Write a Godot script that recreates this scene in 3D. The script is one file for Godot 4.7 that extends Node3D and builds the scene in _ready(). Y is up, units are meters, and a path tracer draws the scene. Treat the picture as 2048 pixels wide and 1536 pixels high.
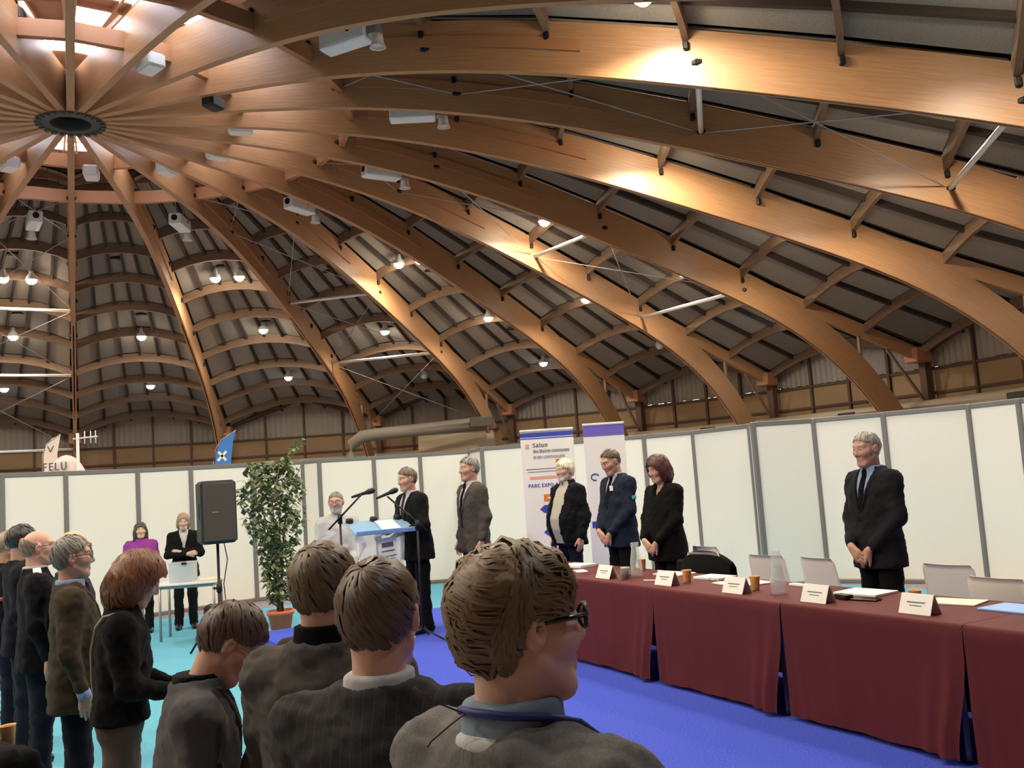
extends Node3D
# An assembly in a round timber-domed exhibition hall: audience, lectern and a long cloth-covered table on a low stage.

const CENTRE := Vector3(-9.30, 0.0, -19.94)      # foot of the dome's axis
const STAGE := 0.27                              # height of the low stage
const TABLE_TOP := 0.99                          # cloth on the long table
const T_DIR := Vector3(0.4732, 0.0, 0.8809)      # along the long table
const N_DIR := Vector3(0.8809, 0.0, -0.4732)     # across it, away from the audience
const CURVE := [0.38241, -0.037088, -0.063339, 0.98679, -5.6261, 9.2924, -6.1302, 1.32]
const RIB_TURN := {1: -0.1, 2: 1.2, 3: 1.0, 4: 0.2, 5: -0.8, 6: -1.1, 7: 0.3, 9: -0.4, 10: -0.5, 11: -0.9}
const PURLINS := [8.55, 11.0, 13.45, 15.9, 18.35, 20.8, 23.25, 25.7]

var M := {}
var names := {}
var rng := RandomNumberGenerator.new()
var grain: Texture2D
var speckle: Texture2D
var fine_normal: Texture2D
var jobs: Array = []


func _ready() -> void:
	rng.seed = 7
	# --- camera
	var cam := Camera3D.new()
	cam.name = "camera"
	add_child(cam)
	cam.fov = 44.516
	cam.far = 200.0
	cam.near = 0.05
	var tilt := deg_to_rad(5.61)
	var roll := deg_to_rad(3.956)
	var ahead := Vector3(0, sin(tilt), -cos(tilt))
	var up := Vector3(0, cos(tilt), sin(tilt))
	var side := Vector3.RIGHT
	cam.transform = Transform3D(Basis(side * cos(roll) - up * sin(roll), side * sin(roll) + up * cos(roll), -ahead), Vector3(0, 1.9, 0))
	# --- sky and exposure
	var we := WorldEnvironment.new()
	we.name = "world_environment"
	var env := Environment.new()
	env.background_mode = Environment.BG_SKY
	var sky := Sky.new()
	var sm := ProceduralSkyMaterial.new()
	sm.sky_top_color = Color(0.86, 0.89, 0.95)
	sm.sky_horizon_color = Color(0.93, 0.94, 0.96)
	sm.ground_bottom_color = Color(0.35, 0.35, 0.34)
	sm.ground_horizon_color = Color(0.6, 0.6, 0.6)
	sm.sky_energy_multiplier = 4.8
	sky.sky_material = sm
	env.sky = sky
	env.tonemap_mode = Environment.TONE_MAPPER_LINEAR
	env.tonemap_exposure = 0.80
	env.sdfgi_enabled = true
	env.ssao_enabled = true
	env.ssil_enabled = true
	we.environment = env
	add_child(we)

	make_materials()
	build_floor()
	build_roof()
	build_lantern()
	build_outer_wall()
	build_partitions()
	build_lamps()
	build_hangings()
	build_table()
	build_stage_things()
	build_left_things()
	build_beyond_the_partition()
	build_people()


# ------------------------------------------------------------------ helpers
func numbered(called: String) -> String:
	var n: int = names.get(called, 0)
	names[called] = n + 1
	return called if n == 0 else "%s_%03d" % [called, n]


func begin(smooth := false) -> SurfaceTool:
	var st := SurfaceTool.new()
	st.begin(Mesh.PRIMITIVE_TRIANGLES)
	st.set_smooth_group(0 if smooth else -1)
	return st


func obj(called: String, st, m: Material, parent: Node = self, at := Transform3D()) -> MeshInstance3D:
	var o := MeshInstance3D.new()
	if st is SurfaceTool:
		st.generate_normals()
		o.mesh = st.commit()
	else:
		o.mesh = st
	o.material_override = m
	o.transform = at
	if parent == self:
		o.name = numbered(called)
		add_child(o)
	else:
		o.name = called
		parent.add_child(o, true)
	return o


func thing(called: String, label: String, category: String, at := Vector3.ZERO, turn := 0.0, group := "") -> Node3D:
	var o := Node3D.new()
	o.name = numbered(called)
	add_child(o)
	o.position = at
	o.rotation.y = turn
	tag(o, label, category, group)
	return o


func tag(o: Node, label: String, category := "", group := "") -> Node:
	o.set_meta("label", label)
	if category: o.set_meta("category", category)
	if group: o.set_meta("group", group)
	return o


func struct(called: String, at := Vector3.ZERO) -> Node3D:
	var o := Node3D.new()
	o.name = numbered(called)
	add_child(o)
	o.position = at
	o.set_meta("kind", "structure")
	return o


func quad(st: SurfaceTool, a: Vector3, b: Vector3, c: Vector3, d: Vector3) -> void:
	st.add_vertex(a); st.add_vertex(b); st.add_vertex(c)
	st.add_vertex(a); st.add_vertex(c); st.add_vertex(d)


func uvquad(st: SurfaceTool, p: Array, uv: Array) -> void:
	for i in [0, 1, 2, 0, 2, 3]:
		st.set_uv(uv[i])
		st.add_vertex(p[i])


func tri_out(st: SurfaceTool, a: Vector3, b: Vector3, c: Vector3, mid: Vector3) -> void:
	if (b - a).cross(c - a).dot((a + b + c) / 3.0 - mid) > 0.0:
		st.add_vertex(a); st.add_vertex(c); st.add_vertex(b)
	else:
		st.add_vertex(a); st.add_vertex(b); st.add_vertex(c)


func hexa(st: SurfaceTool, p: Array) -> void:  # p: four corners below, the four above them
	var mid := Vector3.ZERO
	for v in p: mid += v / 8.0
	for f in [[0, 1, 2, 3], [4, 5, 6, 7], [0, 1, 5, 4], [1, 2, 6, 5], [2, 3, 7, 6], [3, 0, 4, 7]]:
		tri_out(st, p[f[0]], p[f[1]], p[f[2]], mid)
		tri_out(st, p[f[0]], p[f[2]], p[f[3]], mid)


func bx(st: SurfaceTool, xf: Transform3D, s: Vector3, b := 0.0) -> void:
	var h := s / 2.0
	if b <= 0.0:
		var p := []
		for y in [-1, 1]:
			for q in [[-1, -1], [1, -1], [1, 1], [-1, 1]]:
				p.append(xf * Vector3(q[0] * h.x, y * h.y, q[1] * h.z))
		hexa(st, p)
		return
	var rings := []
	for e in [[-h.y, b], [-h.y + b, 0.0], [h.y - b, 0.0], [h.y, b]]:
		var x: float = h.x - e[1]
		var z: float = h.z - e[1]
		var ring := []
		for q in [[x - b, -z], [x, -z + b], [x, z - b], [x - b, z], [-x + b, z], [-x, z - b], [-x, -z + b], [-x + b, -z]]:
			ring.append(xf * Vector3(q[0], e[0], q[1]))
		rings.append(ring)
	var mid := xf.origin
	for k in 3:
		for i in 8:
			var j := (i + 1) % 8
			tri_out(st, rings[k][i], rings[k][j], rings[k + 1][j], mid)
			tri_out(st, rings[k][i], rings[k + 1][j], rings[k + 1][i], mid)
	for i in range(1, 7):
		tri_out(st, rings[0][0], rings[0][i], rings[0][i + 1], mid)
		tri_out(st, rings[3][0], rings[3][i], rings[3][i + 1], mid)


func box_at(c: Vector3, turn := 0.0) -> Transform3D:
	return Transform3D(Basis(Vector3.UP, turn), c)


func bar(st: SurfaceTool, a: Vector3, b: Vector3, w: float, h: float, bev := 0.0) -> void:  # a straight bar from a to b
	var d := b - a
	var z := d.normalized()
	var x := Vector3.UP.cross(z)
	if x.length() < 0.01: x = Vector3.RIGHT
	x = x.normalized()
	bx(st, Transform3D(Basis(x, z.cross(x), z), (a + b) / 2.0), Vector3(w, h, d.length()), bev)


func tube(st: SurfaceTool, pts: Array, r, n := 8) -> void:
	var rings := []
	for i in pts.size():
		var d: Vector3 = (pts[mini(i + 1, pts.size() - 1)] - pts[maxi(i - 1, 0)]).normalized()
		var x := d.cross(Vector3.UP)
		if x.length() < 0.05: x = d.cross(Vector3.RIGHT)
		x = x.normalized()
		var y := d.cross(x).normalized()
		var rad: float = r[i] if r is Array else r
		var ring := []
		for k in n:
			var a := TAU * k / n
			ring.append(pts[i] + (x * cos(a) + y * sin(a)) * rad)
		rings.append(ring)
	for i in pts.size() - 1:
		for k in n:
			var j := (k + 1) % n
			quad(st, rings[i][k], rings[i][j], rings[i + 1][j], rings[i + 1][k])
	for e in [0, pts.size() - 1]:
		for k in range(1, n - 1):
			if e == 0:
				st.add_vertex(rings[e][0]); st.add_vertex(rings[e][k + 1]); st.add_vertex(rings[e][k])
			else:
				st.add_vertex(rings[e][0]); st.add_vertex(rings[e][k]); st.add_vertex(rings[e][k + 1])


func lathe(st: SurfaceTool, xf: Transform3D, prof: Array, n := 20) -> void:  # prof: Vector2(radius, height), from the bottom up on the outside
	for i in prof.size() - 1:
		var p: Vector2 = prof[i]
		var q: Vector2 = prof[i + 1]
		for k in n:
			var a := TAU * k / n
			var b := TAU * (k + 1) / n
			var p0 := xf * Vector3(cos(a) * p.x, p.y, sin(a) * p.x)
			var p1 := xf * Vector3(cos(b) * p.x, p.y, sin(b) * p.x)
			var q0 := xf * Vector3(cos(a) * q.x, q.y, sin(a) * q.x)
			var q1 := xf * Vector3(cos(b) * q.x, q.y, sin(b) * q.x)
			if p.x > 1e-5:
				st.add_vertex(p0); st.add_vertex(p1); st.add_vertex(q1)
			if q.x > 1e-5:
				st.add_vertex(p0); st.add_vertex(q1); st.add_vertex(q0)


func prism(st: SurfaceTool, poly: PackedVector2Array, y0: float, y1: float, xf := Transform3D()) -> void:  # poly in x, z
	var idx := Geometry2D.triangulate_polygon(poly)
	var mid := Vector3.ZERO
	for p in poly: mid += Vector3(p.x, (y0 + y1) / 2.0, p.y) / poly.size()
	mid = xf * mid
	for i in range(0, idx.size(), 3):
		var t := [poly[idx[i]], poly[idx[i + 1]], poly[idx[i + 2]]]
		for y in [y0, y1]:
			tri_out(st, xf * Vector3(t[0].x, y, t[0].y), xf * Vector3(t[1].x, y, t[1].y), xf * Vector3(t[2].x, y, t[2].y), xf * Vector3(t[0].x, (y0 + y1) / 2.0, t[0].y))
	for i in poly.size():
		var a := poly[i]
		var b := poly[(i + 1) % poly.size()]
		quad(st, xf * Vector3(a.x, y0, a.y), xf * Vector3(b.x, y0, b.y), xf * Vector3(b.x, y1, b.y), xf * Vector3(a.x, y1, a.y))


func lettering(called: String, text: String, height: float, m: Material, parent: Node, at: Transform3D, bold := false, wide := 1.0) -> MeshInstance3D:
	var tm := TextMesh.new()
	var f := SystemFont.new()
	f.font_names = PackedStringArray(["Droid Sans"])
	if bold: f.font_weight = 700
	tm.font = f
	tm.text = text
	tm.font_size = 32
	tm.pixel_size = height / 32.0
	tm.depth = 0.002
	tm.horizontal_alignment = HORIZONTAL_ALIGNMENT_LEFT
	return obj(called, tm, m, parent, at * Transform3D(Basis.from_scale(Vector3(wide, 1, 1)), Vector3.ZERO))


# ------------------------------------------------------------------ materials
func noise_image(w: int, h: int, sx: float, sy: float, lo: float, hi: float, seed_: int, octaves := 3) -> Image:
	var n := FastNoiseLite.new()
	n.seed = seed_
	n.noise_type = FastNoiseLite.TYPE_SIMPLEX_SMOOTH
	n.fractal_octaves = octaves
	n.frequency = 1.0
	var im := Image.create(w, h, false, Image.FORMAT_RGB8)
	for y in h:
		for x in w:
			# blended with shifted copies so that the picture repeats without a seam
			var u := float(x) / w
			var v := float(y) / h
			var a := n.get_noise_2d(x * sx, y * sy) * (1.0 - u) + n.get_noise_2d((x - w) * sx, y * sy) * u
			var b := n.get_noise_2d(x * sx, (y - h) * sy) * (1.0 - u) + n.get_noise_2d((x - w) * sx, (y - h) * sy) * u
			var t := clampf(0.5 + 0.75 * (a * (1.0 - v) + b * v), 0.0, 1.0)
			var g := lerpf(lo, hi, t)
			im.set_pixel(x, y, Color(g, g, g))
	return im


func mat(called: String, c: Color, rough := 0.8, metal := 0.0) -> StandardMaterial3D:
	var m := StandardMaterial3D.new()
	m.resource_name = called
	m.albedo_color = c
	m.roughness = rough
	m.metallic = metal
	m.cull_mode = BaseMaterial3D.CULL_DISABLED
	M[called] = m
	return m


func cloth_mat(called: String, c: Color, scale := 14.0, bump := 0.5) -> StandardMaterial3D:
	var m := mat(called, c, 0.92)
	m.metallic_specular = 0.25
	m.albedo_texture = speckle
	m.uv1_triplanar = true
	m.uv1_scale = Vector3.ONE * scale
	m.normal_enabled = true
	m.normal_texture = fine_normal
	m.normal_scale = bump
	m.rim_enabled = true
	m.rim = 0.15
	return m


func wood_mat(called: String, c: Color, rough: float, scale: Vector3) -> StandardMaterial3D:
	var m := mat(called, c, rough)
	m.albedo_texture = grain
	m.uv1_scale = scale
	m.metallic_specular = 0.5
	return m


func make_materials() -> void:
	grain = ImageTexture.create_from_image(noise_image(256, 256, 0.012, 0.22, 0.62, 1.0, 3, 4))
	speckle = ImageTexture.create_from_image(noise_image(256, 256, 0.11, 0.11, 0.72, 1.0, 5, 4))
	var bump := noise_image(256, 256, 0.25, 0.25, 0.3, 0.7, 9, 3)
	bump.bump_map_to_normal_map(4.0)
	fine_normal = ImageTexture.create_from_image(bump)
	wood_mat("arch_wood", Color(0.80, 0.605, 0.425), 0.42, Vector3(0.25, 2.0, 1))
	wood_mat("board_wood", Color(0.76, 0.53, 0.36), 0.5, Vector3(0.4, 1.0, 1))
	wood_mat("purlin_wood", Color(0.56, 0.45, 0.35), 0.7, Vector3(0.6, 1.0, 1))
	wood_mat("lantern_wood", Color(0.87, 0.72, 0.62), 0.6, Vector3(0.5, 1.5, 1))
	wood_mat("dark_wood", Color(0.42, 0.28, 0.2), 0.7, Vector3(0.5, 1.5, 1))
	var tones := [Color(0.60, 0.575, 0.53), Color(0.55, 0.53, 0.49), Color(0.64, 0.61, 0.56)]
	for i in 3:
		var p := mat("roof_panel_%d" % i, tones[i], 0.95)
		p.albedo_texture = speckle
		p.uv1_triplanar = true
		p.uv1_world_triplanar = true
		p.uv1_scale = Vector3.ONE * 0.9
	mat("deck", Color(0.22, 0.18, 0.15), 0.95)
	mat("black_steel", Color(0.10, 0.10, 0.11), 0.5, 0.4)
	mat("ring_steel", Color(0.27, 0.28, 0.27), 0.6, 0.3)
	mat("white_steel", Color(0.86, 0.86, 0.84), 0.4)
	mat("white_plastic", Color(0.88, 0.88, 0.86), 0.45)
	mat("housing", Color(0.84, 0.87, 0.88), 0.5)
	mat("grey_metal", Color(0.62, 0.62, 0.62), 0.4, 0.6)
	var pn := mat("partition_white", Color(0.90, 0.89, 0.86), 0.55)
	pn.metallic_specular = 0.35
	mat("partition_post", Color(0.47, 0.46, 0.45), 0.5, 0.2)
	mat("tan_board", Color(0.56, 0.45, 0.32), 0.85)
	mat("corrugated", Color(0.56, 0.52, 0.47), 0.7)
	mat("wall_rail", Color(0.33, 0.25, 0.19), 0.8)
	mat("column_brown", Color(0.35, 0.25, 0.19), 0.8)
	mat("duct", Color(0.66, 0.60, 0.49), 0.65)
	mat("grille", Color(0.25, 0.23, 0.2), 0.7)
	var fl := mat("concrete", Color(0.62, 0.60, 0.63), 0.75)
	fl.albedo_texture = speckle; fl.uv1_triplanar = true; fl.uv1_world_triplanar = true; fl.uv1_scale = Vector3.ONE * 0.6
	for e in [["carpet_light", Color(0.45, 0.76, 0.87)], ["carpet_blue", Color(0.33, 0.40, 0.88)]]:
		var c := mat(e[0], e[1], 0.95)
		c.albedo_texture = speckle; c.uv1_triplanar = true; c.uv1_world_triplanar = true; c.uv1_scale = Vector3.ONE * 2.0
		c.normal_enabled = true; c.normal_texture = fine_normal; c.normal_scale = 0.6
		c.metallic_specular = 0.2
	var lamp := mat("lamp_glow", Color(1, 0.97, 0.9), 0.5)
	lamp.emission_enabled = true
	lamp.emission = Color(1.0, 0.93, 0.80)
	lamp.emission_energy_multiplier = 14.0
	var lampc := mat("lamp_cool", Color(0.95, 0.98, 1), 0.5)
	lampc.emission_enabled = true
	lampc.emission = Color(0.90, 0.96, 1.0)
	lampc.emission_energy_multiplier = 9.0
	mat("lamp_off", Color(0.78, 0.78, 0.76), 0.3, 0.3)
	var glass := mat("skylight_glass", Color(0.93, 0.95, 1.0, 0.22), 0.05)
	glass.transparency = BaseMaterial3D.TRANSPARENCY_ALPHA
	var bu := cloth_mat("burgundy", Color(0.40, 0.145, 0.155), 6.0, 0.4)
	bu.metallic_specular = 0.35
	bu.roughness = 0.7
	bu.rim = 0.7
	bu.rim_tint = 1.0
	mat("paper", Color(0.93, 0.92, 0.90), 0.8)
	mat("cream_paper", Color(0.93, 0.88, 0.78), 0.8)
	mat("blue_paper", Color(0.55, 0.70, 0.92), 0.7)
	mat("ink", Color(0.35, 0.35, 0.38), 0.8)
	mat("cup_card", Color(0.82, 0.62, 0.38), 0.7)
	mat("phone_black", Color(0.05, 0.05, 0.06), 0.25)
	mat("terracotta", Color(0.76, 0.40, 0.28), 0.75)
	mat("orange_cloth", Color(0.88, 0.42, 0.18), 0.8)
	mat("soil", Color(0.16, 0.11, 0.08), 0.95)
	mat("bark", Color(0.45, 0.40, 0.30), 0.85)
	var leaf := mat("leaf", Color(1, 1, 1), 0.45)
	leaf.vertex_color_use_as_albedo = true
	leaf.backlight_enabled = true
	leaf.backlight = Color(0.25, 0.35, 0.12)
	mat("speaker_black", Color(0.055, 0.055, 0.06), 0.6)
	mat("table_white", Color(0.9, 0.89, 0.87), 0.4)


# ------------------------------------------------------------------ where things stand on the dome
func arch_y(r: float) -> float:   # underside of an arch
	var u := r / 22.0
	var s := 0.0
	var p := 1.0
	for c in CURVE:
		s += c * p
		p *= u
	return 1.9 + 22.0 * s


func roof_y(r: float) -> float:   # underside of the purlins where they meet an arch
	if r <= 19.6: return arch_y(r) + 0.72
	return arch_y(19.6) + 0.72 - 0.315 * (r - 19.6)


func rib_angle(k: int) -> float:
	return deg_to_rad(-25.29 + 15.0 * k + RIB_TURN.get(posmod(k, 24), 0.0))


func polar(r: float, a: float, y: float) -> Vector3:
	return Vector3(CENTRE.x + r * sin(a), y, CENTRE.z - r * cos(a))


func bay_r(b: int, r: float) -> float:   # the purlins of the far bays stand a little closer together
	return lerpf(r, 8.91 + (r - 11.0) * 0.837, {-2: 1.0, -1: 1.0, 0: 1.0, 1: 0.7, 2: 0.35}.get(b, 0.0))


func vault(bay: int, r: float, s: float, lift := 0.0) -> Vector3:  # a point of the bowed roof between arch bay and bay + 1
	var a := rib_angle(bay)
	var b := rib_angle(bay + 1)
	var rise := 0.13 * r * (b - a) * 4.0 * s * (1.0 - s)
	return polar(r, lerpf(a, b, s), roof_y(r) + rise + lift)


# ------------------------------------------------------------------ floor and stage
func build_floor() -> void:
	var f := struct("floor")
	var st := begin()
	var poly := PackedVector2Array()
	for k in 48:
		var a := TAU * k / 48
		poly.append(Vector2(CENTRE.x + 29.0 * sin(a), CENTRE.z - 29.0 * cos(a)))
	prism(st, poly, -0.3, 0.0)
	obj("slab", st, M.concrete, f)
	st = begin()
	prism(st, PackedVector2Array([Vector2(-13, -10.4), Vector2(-5.97, -15.35), Vector2(-4.65, -15.72), Vector2(-4.01, -16.0), Vector2(-2.6, -17.6), Vector2(-0.9, -17.8), Vector2(-0.5, -16.7), Vector2(2.2, -16.2), Vector2(4.5, -14.0), Vector2(7, -11), Vector2(7, -4.0), Vector2(-13, -4.0)]), 0.0, 0.008)
	obj("light_blue_carpet", st, M.carpet_light, f)
	var stage := struct("stage_floor")
	st = begin()
	var p := PackedVector2Array()
	for e in [[-11.5, 2.5], [-11.5, 7.6], [2.5, 7.6], [2.5, 2.5]]:
		var w: Vector3 = T_DIR * e[0] + N_DIR * e[1]
		p.append(Vector2(w.x, w.z))
	prism(st, p, 0.0, STAGE)
	obj("stage_carpet", st, M.carpet_blue, stage)


# ------------------------------------------------------------------ roof
func arch_mesh() -> ArrayMesh:   # in the plane x = along the radius, y up, z across
	var st := begin()
	var pts := []
	var r := 0.62
	while r < 24.4:
		pts.append(Vector2(r, arch_y(r)))
		r += 0.55 if r < 19.0 else 0.3
	var last: Vector2 = pts[-1]
	var dir: Vector2 = (last - pts[-2]).normalized()
	var reach := (last.y + 0.05) / -dir.y
	pts.append(last + dir * reach * 0.5)
	pts.append(last + dir * reach)
	var w := 0.078
	var along := 0.0
	var low := []
	var high := []
	for i in pts.size():
		var d: Vector2 = (pts[mini(i + 1, pts.size() - 1)] - pts[maxi(i - 1, 0)]).normalized()
		var depth := lerpf(0.95, 0.85, clampf((pts[i].x - 19.0) / 5.0, 0, 1))
		low.append(pts[i])
		high.append(pts[i] + Vector2(-d.y, d.x) * depth)
	for i in pts.size() - 1:
		var l: float = (pts[i + 1] - pts[i]).length()
		var a: Vector2 = low[i]; var b: Vector2 = low[i + 1]; var c: Vector2 = high[i + 1]; var e: Vector2 = high[i]
		var uv := [Vector2(along, 0), Vector2(along + l, 0), Vector2(along + l, 1), Vector2(along, 1)]
		var thin := [Vector2(along, 0), Vector2(along + l, 0), Vector2(along + l, .15), Vector2(along, .15)]
		for leaf_ in ([[-w, w]] if a.x < 13.6 else [[-w, -0.022], [0.022, w]]):   # two leaves with a slot between them in the outer half
			for z in leaf_:
				uvquad(st, [Vector3(a.x, a.y, z), Vector3(b.x, b.y, z), Vector3(c.x, c.y, z), Vector3(e.x, e.y, z)], uv)
			uvquad(st, [Vector3(a.x, a.y, leaf_[0]), Vector3(b.x, b.y, leaf_[0]), Vector3(b.x, b.y, leaf_[1]), Vector3(a.x, a.y, leaf_[1])], thin)
			uvquad(st, [Vector3(e.x, e.y, leaf_[0]), Vector3(c.x, c.y, leaf_[0]), Vector3(c.x, c.y, leaf_[1]), Vector3(e.x, e.y, leaf_[1])], thin)
		along += l
	var a0: Vector2 = low[0]; var b0: Vector2 = high[0]
	quad(st, Vector3(a0.x, a0.y, -w), Vector3(b0.x, b0.y, -w), Vector3(b0.x, b0.y, w), Vector3(a0.x, a0.y, w))
	st.generate_normals()
	return st.commit()


func board_mesh(z: float) -> ArrayMesh:   # a stiffening board bolted along the side of an arch
	var st := begin()
	var r := 6.45
	while r < 11.6:
		var q := minf(r + 0.65, 11.6)
		var p := []
		for e in [[0.44, r, 0.0], [0.44, q, 0.0], [0.44, q, 0.045], [0.44, r, 0.045], [0.66, r, 0.0], [0.66, q, 0.0], [0.66, q, 0.045], [0.66, r, 0.045]]:
			p.append(Vector3(e[1], arch_y(e[1]) + e[0], (0.078 + e[2]) * z))
		hexa(st, p)
		r = q
	st.generate_normals()
	return st.commit()


func rafter_mesh() -> ArrayMesh:   # the straight beam that carries the roof on from the arch to the outer column
	var st := begin()
	var p := []
	for dy in [-0.12, 0.34]:
		for e in [[19.7, -1], [26.2, -1], [26.2, 1], [19.7, 1]]:
			p.append(Vector3(e[0], roof_y(e[0]) + dy, 0.07 * e[1]))
	hexa(st, p)
	st.generate_normals()
	return st.commit()


func build_roof() -> void:
	var arch := arch_mesh()
	var boards := [board_mesh(-1.0), board_mesh(1.0)]
	var rafter := rafter_mesh()
	var st := begin()
	bx(st, box_at(Vector3(25.9, 2.45, 0)), Vector3(0.3, 4.9, 0.26))
	st.generate_normals()
	var column: ArrayMesh = st.commit()
	st = begin()
	bx(st, box_at(Vector3(25.6, 5.0, 0)), Vector3(0.7, 0.5, 0.55), 0.03)
	st.generate_normals()
	var bracket: ArrayMesh = st.commit()
	st = begin()
	bar(st, Vector3(25.75, 3.4, 0), Vector3(24.2, 5.2, 0), 0.08, 0.08)
	bar(st, Vector3(23.0, arch_y(22.9) + 0.4, 0), Vector3(23.0, roof_y(23.0) + 0.1, 0), 0.09, 0.09)
	st.generate_normals()
	var brace: ArrayMesh = st.commit()
	st = begin()
	bx(st, Transform3D(Basis(), Vector3.ZERO), Vector3(0.10, 0.16, 0.30), 0.02)
	st.generate_normals()
	var shoe: ArrayMesh = st.commit()
	for k in 24:
		var rib := struct("roof_beam", CENTRE)
		rib.rotation.y = PI / 2.0 - rib_angle(k)
		obj("arch", arch, M.arch_wood, rib)
		obj("side_board", boards[0], M.board_wood, rib)
		obj("side_board", boards[1], M.board_wood, rib)
		obj("rafter", rafter, M.arch_wood, rib)
		obj("column", column, M.column_brown, rib)
		obj("bracket", bracket, M.board_wood, rib)
		obj("brace", brace, M.purlin_wood, rib)
		for r in [6.1, 8.55, 11.0, 13.45, 15.9, 18.35]:
			obj("purlin_shoe", shoe, M.black_steel, rib, Transform3D(Basis(), Vector3(r, roof_y(r) - 0.03, 0)))
	for b in range(-6, 18):
		var bay := struct("roof", Vector3.ZERO)
		var seen := b >= -2 and b <= 11
		var lines := []
		for r in PURLINS + [28.15, 30.6]:
			if bay_r(b, r) < 26.4: lines.append(bay_r(b, r))
		for r in lines: obj("purlin", purlin_mesh(b, r), M.purlin_wood, bay)
		for r in [3.65, 6.1]:
			st = begin()
			var p0 := polar(r, rib_angle(b), arch_y(r) + 0.5)
			var p1 := polar(r, rib_angle(b + 1), arch_y(r) + 0.5)
			bar(st, p0, p1, 0.14, 0.34)
			obj("ring_beam", st, M.board_wood, bay)
		var edges := [6.1] + lines + [27.2]
		var cuts := [0.02, 0.19, 0.36, 0.5, 0.64, 0.81, 0.98]
		var rest := begin()
		for j in edges.size() - 1:
			for i in 6:
				var s0: float = cuts[i] + 0.008
				var s1: float = cuts[i + 1] - 0.008
				st = begin() if seen else rest
				var jit := rng.randf_range(-0.015, 0.015)
				var p := []
				for y in [0.33, 0.37]:
					p.append(vault(b, edges[j] + 0.05, s0, y + jit)); p.append(vault(b, edges[j + 1] - 0.05, s0, y + jit))
					p.append(vault(b, edges[j + 1] - 0.05, s1, y + jit)); p.append(vault(b, edges[j] + 0.05, s1, y + jit))
				hexa(st, p)
				if seen: obj("roof_panel", st, M["roof_panel_%d" % rng.randi_range(0, 2)], bay)
		if not seen:
			obj("panel_field", rest, M.roof_panel_0, bay).set_meta("kind", "stuff")
		for c in [0.19, 0.36, 0.5, 0.64, 0.81]:
			st = begin()
			for j in range(1, edges.size() - 1):
				var p := []
				for y in [0.19, 0.36]:
					for e in [[0.04, -0.5], [-0.04, -0.5], [-0.04, 0.5], [0.04, 0.5]]:
						var er: float = edges[j] + e[0] if e[0] > 0 else edges[j + 1] + e[0]
						p.append(vault(b, er, c + e[1] * 0.075 / (er * 0.26), y))
				hexa(st, p)
			obj("batten", st, M.deck, bay)
		if seen:
			for e in [[14.7, 0.44], [19.6, 0.57]]:
				st = begin()
				var vp := vault(b, bay_r(b, e[0]), e[1], 0.30)
				tube(st, [vp, vp + Vector3.UP * 0.05], 0.21, 18)
				obj("roof_vent", st, M.black_steel, bay)
		st = begin()
		for j in edges.size() - 1:
			for i in 6:
				var p := []
				for y in [0.44, 0.54]:
					p.append(vault(b, edges[j], i / 6.0, y)); p.append(vault(b, edges[j + 1], i / 6.0, y))
					p.append(vault(b, edges[j + 1], (i + 1) / 6.0, y)); p.append(vault(b, edges[j], (i + 1) / 6.0, y))
				hexa(st, p)
		obj("deck", st, M.deck, bay)
		if posmod(b, 3) == 2: struts(bay, b)


func purlin_mesh(b: int, r: float) -> SurfaceTool:
	var st := begin()
	var w := 0.055
	var deep := 0.34 if r > 9.0 else 0.26
	var n := 8
	var along := 0.0
	for i in n:
		var s0 := float(i) / n
		var s1 := float(i + 1) / n
		var e0 := 0.34 - deep + 0.10 * pow(absf(2.0 * s0 - 1.0), 2.0) * 0.5
		var e1 := 0.34 - deep + 0.10 * pow(absf(2.0 * s1 - 1.0), 2.0) * 0.5
		var a := vault(b, r - w, s0, e0); var c := vault(b, r - w, s1, e1)
		var d := vault(b, r + w, s0, e0); var e := vault(b, r + w, s1, e1)
		a.y = d.y; c.y = e.y
		var up0 := Vector3.UP * (0.34 - e0)
		var up1 := Vector3.UP * (0.34 - e1)
		var l := (c - a).length()
		var u0 := Vector2(along, 0); var u1 := Vector2(along + l, 0); var u2 := Vector2(along + l, .4); var u3 := Vector2(along, .4)
		uvquad(st, [a, c, c + up1, a + up0], [u0, u1, u2, u3])
		uvquad(st, [d, e, e + up1, d + up0], [u0, u1, u2, u3])
		uvquad(st, [a, c, e, d], [u0, u1, u2, u3])
		along += l
	return st


func struts(bay: Node3D, b: int) -> void:   # white spreader tubes and tie rods between two arches
	var stops := [6.0, 8.6, 13.6, 18.4] + ([22.8] if b < 4 or b > 11 else [])
	for i in stops.size():
		var r: float = stops[i]
		var p0 := polar(r, rib_angle(b), arch_y(r) + 0.42)
		var p1 := polar(r, rib_angle(b + 1), arch_y(r) + 0.42)
		if i >= 2:
			var st := begin(true)
			tube(st, [p0, p1], 0.055, 10)
			obj("strut", st, M.white_steel, bay)
		for p in [p0, p1]:
			var st := begin()
			bx(st, box_at(p), Vector3(0.22, 0.16, 0.22), 0.05)
			obj("tie_node", st, M.black_steel, bay)
		if i < stops.size() - 1:
			var q: float = stops[i + 1]
			for e in [[b, b + 1], [b + 1, b]]:
				var st := begin()
				tube(st, [polar(r, rib_angle(e[0]), arch_y(r) + 0.42), polar(q, rib_angle(e[1]), arch_y(q) + 0.42)], 0.014, 5)
				obj("tie_rod", st, M.grey_metal, bay)


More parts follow.
